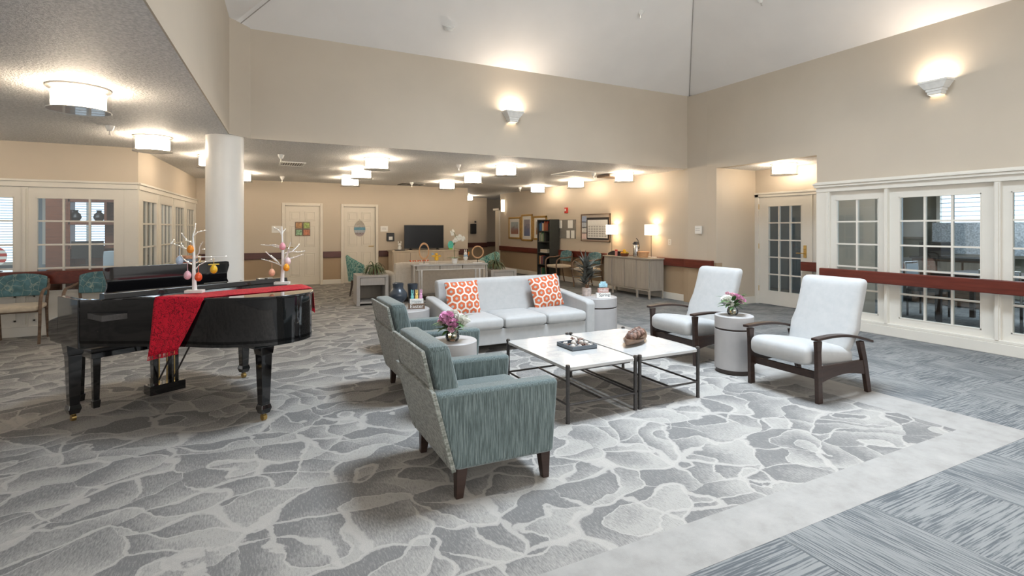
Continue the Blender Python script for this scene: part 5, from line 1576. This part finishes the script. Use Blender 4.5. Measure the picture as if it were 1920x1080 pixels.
# ================================================================== RIGHT WALL OF THE REAR PART
def wy(px, X=XR):      # y on a plane of constant x seen at a pixel column
    k = (px - 960) / F; return X * (CS - SN * k) / (SN + CS * k)
def wz(px, py, X=XR):
    k = (px - 960) / F; d = X / (SN + CS * k); return CH + (427 - py) / F * d
def wframe(name, lab, cat, px0, px1, ya, yb, X=XR):
    """something hung on the right wall: columns px0..px1, and rows ya..yb read at px1"""
    a, b = wy(px0, X), wy(px1, X)
    z1, z0 = wz((px0 + px1) / 2, ya, X), wz((px0 + px1) / 2, yb, X)
    w = a - b; h = z1 - z0
    return thing(name, lab, cat, (X, (a + b) / 2, (z0 + z1) / 2), -PI / 2), w, h
def picture(lab, px0, px1, ya, yb, c1, c2):
    s, w, h = wframe('framed_picture', lab, 'picture', px0, px1, ya, yb); s['group'] = 'gilt framed pictures'
    f = .055
    MB().box(-w / 2, w / 2, -.035, 0, -h / 2, -h / 2 + f).box(-w / 2, w / 2, -.035, 0, h / 2 - f, h / 2).box(-w / 2, -w / 2 + f, -.035, 0, -h / 2, h / 2).box(w / 2 - f, w / 2, -.035, 0, -h / 2, h / 2).build('frame', 'gold', s, bevel=.006)
    MB().box(-w / 2 + f, w / 2 - f, -.015, 0, -h / 2 + f, h / 2 - f).build('mount', 'paper', s)
    g = .16
    t = NT('painting_' + str(px0)); v = t.coord(); sp = t.node('ShaderNodeSeparateXYZ'); t.l.new(v, sp.inputs[0])
    fz = t.math('ADD', t.math('MULTIPLY_ADD', sp.outputs[2], 1.0 / (h - 2 * g), .5), t.math('MULTIPLY', t.math('SUBTRACT', t.noise(v, 14, 5), .5), .9))
    t.base(t.ramp(fz, [(.2, c1), (.5, tuple((a + b) / 2 * .8 for a, b in zip(c1, c2))), (.75, c2)]), .5)
    MB().box(-w / 2 + g, w / 2 - g, -.018, -.014, -h / 2 + g, h / 2 - g).build('print', t.m, s)
picture('gilt framed beach picture farthest left on the right-hand wall', 955, 977, 407, 448, (.30, .13, .10), (.38, .45, .48))
picture('taller gilt framed picture in the middle of the three', 979, 999, 402, 452, (.12, .15, .28), (.28, .26, .30))
picture('gilt framed picture half hidden behind the bookcase', 1001, 1026, 405, 450, (.35, .2, .12), (.45, .45, .42))
fa = thing('fire_alarm', 'small red fire alarm on the right-hand wall', 'fire alarm', (XR, wy(1063), wz(1063, 394.5)), -PI / 2)
MB().box(-.055, .055, -.05, 0, -.075, .075).build('body', 'red', fa, bevel=.006); MB().box(-.03, .03, -.056, -.05, -.02, .04).build('strobe', 'ceramicwhite', fa)
ws = thing('hall_sconce', 'lit white cylinder sconce at the hallway corner', 'wall lamp', (XR, wy(946.5), wz(946.5, 386)), -PI / 2)
MB().box(-.05, .05, -.02, 0, -.2, .2).build('back_plate', 'nickel', ws)
MB().lathe([(.055, -.20), (.055, .20)], (0, -.08, 0), 20).build('shade', 'lampshade', ws)
s, w, h = wframe('notice_board', 'grey notice board with papers beside the bookcase', 'board', 1047, 1080, 412, 447)
MB().box(-w / 2, w / 2, -.02, 0, -h / 2, h / 2).build('board', plain('grey_linen', (.20, .19, .17), .8), s, bevel=.004)
for x, z, a, b in ((-.28, .13, .11, .17), (.17, .13, .12, .17), (.08, -.14, .08, .17), (.27, -.14, .08, .17)):
    MB().box(x * w / .75 - a, x * w / .75 + a, -.024, -.02, z * h / .5 - b / 1.6, z * h / .5 + b / 1.6).build('sheet', 'paper', s, smooth=False)
s, w, h = wframe('calendar_board', 'large white calendar board in a black frame above the chairs', 'board', 1091, 1145, 401, 453)
MB().box(-w / 2, w / 2, -.02, 0, -h / 2, h / 2).build('board', 'basket' if False else plain('cork_tan', (.42, .36, .30), .8), s)
q_ = MB(); f = .02
q_.box(-w / 2, w / 2, -.035, 0, -h / 2, -h / 2 + f).box(-w / 2, w / 2, -.035, 0, h / 2 - f, h / 2).box(-w / 2, -w / 2 + f, -.035, 0, -h / 2, h / 2).box(w / 2 - f, w / 2, -.035, 0, -h / 2, h / 2)
q_.build('outer_frame', 'walnut', s)
x0, x1 = -w / 2 + .22 * w, w / 2 - .04
MB().box(x0, x1, -.03, -.02, -h / 2 + .05, h / 2 - .09).build('calendar_back', 'blackplastic', s)
cal = MB().box(x0 + .04, x1 - .04, -.036, -.03, -h / 2 + .09, h / 2 - .15).build('calendar_sheet', 'paper', s)
nb = plain('grey_print_light', (.45, .44, .42), .7)
cw, rh = (x1 - x0 - .12) / 7, (h - .24 - .16) / 5
for i in range(7):
    for j in range(5):
        xx = x0 + .06 + (i + .5) * cw; zz = -h / 2 + .11 + (j + .5) * rh
        MB().box(xx - cw * .36, xx + cw * .36, -.0375, -.036, zz - rh * .3, zz + rh * .32).build('day_entry', nb, cal, smooth=False)
for k in range(4):
    zz = h / 2 - .12 - k * (h - .1) / 4.2
    MB().box(-w / 2 + .04, x0 - .03, -.026, -.02, zz - .09, zz + .07).build('side_sheet', plain('sheet_%d' % k, [(.30, .36, .50), (.42, .46, .52), (.72, .70, .66), (.70, .55, .52)][k], .7, var=.3, scale=40), s, smooth=False)
sw = thing('switch_plate', 'ivory outlet plate beside the right table lamp', 'switch', (XR, wy(1256), wz(1256, 454)), -PI / 2)
MB().box(-.04, .04, -.008, 0, -.06, .06).build('plate', 'white', sw, bevel=.003); MB().box(-.012, .012, -.012, -.008, .01, .035).box(-.012, .012, -.012, -.008, -.035, -.01).build('socket', 'cream', sw)

# bookcase with books
bx0, bx1, by0, by1 = 7.30, 7.60, 12.17, 12.87
bc = thing('bookcase', 'tall dark grey bookcase against the right-hand wall', 'bookcase', (7.45, 12.52, 0))
ZB = 1.68
MB().box(-.15, .15, -.35, -.32, 0, ZB).build('side_panel', 'bookcase', bc, bevel=.002)
MB().box(-.15, .15, .32, .35, 0, ZB).build('side_panel', 'bookcase', bc, bevel=.002)
MB().box(.135, .15, -.32, .32, .05, ZB).build('back_panel', 'bookcase', bc)
SH = [.06, .40, .73, 1.04, 1.34]
for z in SH + [ZB - .03]: MB().box(-.145, .135, -.32, .32, z, z + .025).build('shelf', 'bookcase', bc)
cols = [('blue', (.03, .14, .32)), ('navy', (.03, .05, .14)), ('white', (.6, .58, .53)), ('red', (.35, .05, .03)), ('brown', (.22, .09, .04)), ('green', (.05, .16, .08)), ('cream', (.55, .48, .35)), ('orange', (.5, .2, .04)), ('black', (.03, .03, .03))]
ordn = ['first', 'second', 'third', 'fourth', 'fifth', 'sixth', 'seventh', 'eighth', 'ninth', 'tenth', 'eleventh', 'twelfth', 'thirteenth']
q = random.Random(4)
shelf_sets = [(4, 'top', [0, 0, 0, 1, 2, 6, 7, 4, 3, 4, 4, 3, 8]), (3, 'second', [6, 5, 2, 5, 6, 5, 8, 8]), (1, 'fourth', [7, 6, 1, 3, 4, 1, 8]), (0, 'bottom', [8, 1, 4, 5])]
for si, sn, cl in shelf_sets:
    yy = .31
    for k, ci in enumerate(cl):
        t = q.uniform(.028, .05); hh_ = q.uniform(.20, .27)
        o = MB().box(-.10, .0, -t / 2 + .001, t / 2 - .001, 0, hh_).build('book', plain('book_' + cols[ci][0], cols[ci][1], .6), bevel=.002)
        o.location = (7.45, 12.52 + yy - t / 2, SH[si] + .0255); yy -= t
        tag(o, '%s book, %s from the left on the %s shelf of the bookcase' % (cols[ci][0], ordn[k], sn), 'book', 'books in the bookcase')
for k in range(3):
    o = MB().box(-.11, .10, -.2, .18, 0, .03).build('book', plain('book_' + ['white', 'cream', 'white'][k], cols[[2, 6, 2][k]][1], .6), bevel=.002)
    o.location = (7.43, 12.55, SH[2] + .0255 + k * .031)
    tag(o, ['lowest of the flat stack of books on the middle shelf', 'middle of the flat stack of books on the middle shelf', 'topmost of the flat stack of books on the middle shelf'][k], 'book', 'books in the bookcase')

# coffee sideboard
sb = thing('sideboard', 'long grey washed sideboard under two table lamps', 'cabinet', (7.39, 8.86, 0))
MB().box(-.17, .19, -.76, .76, .16, .80).build('body', 'greywash', sb, bevel=.003)
MB().box(-.20, .20, -.79, .79, .80, .825).build('top', 'greywash', sb, bevel=.003)
for a, b in ((-.74, -.42), (-.34, .02), (.04, .40), (.48, .74)): MB().box(-.190, -.17, a, b, .19, .765).build('door', 'greywash', sb, bevel=.003)
for y in (-.75, -.38, .44, .75): MB().box(-.195, -.165, y - .02, y + .02, 0, .16).build('leg', 'greywash', sb); MB().box(.15, .18, y - .02, y + .02, 0, .16).build('leg', 'greywash', sb) if abs(y) > .7 else None
MB().box(-.19, -.17, -.76, .76, .155, .175).build('lower_rail', 'greywash', sb)
def table_lamp(px, pbase, lab, power):
    y = wy(px, 7.50)
    l = thing('table_lamp', lab, 'lamp', (7.50, y, .826), 0, 'slim table lamps')
    MB().box(-.07, .07, -.09, .09, 0, .015).build('base', 'ceramicwhite', l, bevel=.003)
    MB().tube([(0, 0, .015), (0, 0, .66)], .006, 10).build('pole', 'blackmetal', l)
    n = 36
    MB().lathe([(.128, .47), (.135, .47), (.135, .69), (.128, .69)] + [(.128, .47)], seg=n).build('shade', 'lampshade', l)
    MB().lathe([(0, .69), (.007, .69), (.007, .71), (0, .715)], seg=10).build('finial', 'brass', l)
    li = bpy.data.lights.new('bulb', 'POINT'); li.energy = power; li.color = (1, .78, .52); li.shadow_soft_size = .03
    lo = bpy.data.objects.new('bulb', li); COL.objects.link(lo); lo.parent = l; lo.location = (0, 0, .60)
    return l
table_lamp(1147, 0, 'slim table lamp on the left half of the sideboard, with a square-looking white shade', 5)
table_lamp(1221, 0, 'slim table lamp at the right end of the sideboard', 5)
pb_ = thing('airpot', 'steel airpot with black pump top on the sideboard', 'coffee pot', (7.36, wy(1193, 7.36), .826))
MB().lathe([(0, 0), (.068, 0), (.07, .01), (.07, .25), (.065, .262), (0, .262)], seg=32).build('body', 'steel', pb_)
MB().lathe([(.067, .262), (.062, .30), (.05, .325), (0, .33)], seg=28).build('pump_top', 'blackplastic', pb_)
MB().tube([(0, .04, .29), (0, .10, .285), (0, .105, .27)], [.016, .014, .012], 10).build('spout', 'blackplastic', pb_)
MB().tube(spline([(0, -.06, .20), (0, -.095, .19), (0, -.085, .27), (0, -.05, .36), (0, .0, .395)], 4), .008, 8).build('handle', 'blackplastic', pb_)
bs = thing('wood_basket', 'pale split-wood basket beside the steel airpot', 'basket', (7.33, wy(1206.5, 7.33), .826))
MB().lathe([(0, 0), (.085, 0), (.115, .12), (.108, .12), (.08, .01), (0, .01)], seg=32).build('bowl', 'basket', bs)
MB().lathe([(.117, .105), (.12, .105), (.123, .125), (.112, .125)], seg=32).build('rim', 'basket', bs)
bt = thing('black_bin', 'sloping black organiser tray at the left end of the sideboard', 'tray', (7.36, wy(1154, 7.36) , .826))
MB().prism_x([(.20, 0), (-.22, 0), (-.22, .10), (.02, .11), (.20, .05)], -.06, .06).build('tray', 'blackplastic', bt, bevel=.004)
cn = thing('red_lid_jar', 'small jar with a red lid in front of the black organiser tray', 'jar', (7.25, wy(1155.5, 7.25), .826))
MB().lathe([(0, .0), (.028, .0), (.03, .11), (0, .11)], seg=20).build('jar', plain('pale_red_label', (.6, .25, .22), .4), cn); MB().lathe([(.032, .11), (.032, .14), (0, .142)], seg=20).build('lid', 'red', cn)
fb = thing('fruit_bowl', 'brown woven fruit basket on the sideboard', 'basket', (7.31, wy(1171, 7.31), .826))
MB().lathe([(0, 0), (.07, 0), (.095, .065), (.088, .065), (.065, .01), (0, .01)], seg=28).build('basket', plain('dark_wicker', (.16, .05, .02), .7, var=.4, scale=90), fb)
for k, (x, y, z, c, lab) in enumerate(((-.03, .045, .07, (.75, .30, .02), 'orange at the left of the fruit basket'), (-.02, -.02, .075, (.75, .45, .03), 'yellow fruit at the front of the fruit basket'), (.03, .0, .08, (.72, .40, .03), 'yellow fruit at the back of the fruit basket'), (.0, .01, .125, (.8, .48, .03), 'yellow fruit on top of the fruit basket'), (.03, -.05, .07, (.4, .30, .03), 'greenish fruit at the right of the fruit basket'))):
    o = MB().ell((0, 0, 0), (.034, .034, .031), 16, 10).build('fruit', plain('fruit_%d' % k, c, .45))
    o.location = (7.31 + x, wy(1171, 7.31) + y, .826 + z); tag(o, lab, 'fruit', 'fruit in the basket')

# books and games on the ledge by the office side wall
lg = thing('low_shelf', 'low white shelf along the glazed office side', 'shelf', (-.95, 10.6, 0), 0)
MB().box(-.22, .18, -.8, .8, .0, .80).build('cabinet', 'white', lg, bevel=.004)
MB().box(-.24, .20, -.82, .82, .80, .83).build('top', 'white', lg, bevel=.004)
for k, (c, y, z, w_, lab) in enumerate((((.35, .12, .08), -.35, 0, .34, 'red patterned game box lowest on the low white shelf'), ((.2, .28, .4), -.32, .05, .30, 'blue game box stacked on the red game box'), ((.6, .45, .22), .25, 0, .40, 'tan wooden box on the low white shelf'), ((.55, .3, .2), -.36, .10, .26, 'orange patterned game box topmost of the stack'))):
    o = MB().box(-.14, .14, -w_ / 2, w_ / 2, 0, .048 if k != 2 else .11).build('game_box', plain('gamebox_%d' % k, c, .6, var=.6, scale=18), bevel=.002)
    o.location = (-.95, 10.6 + y, .831 + z); tag(o, lab, 'box', 'boxes on the low white shelf')
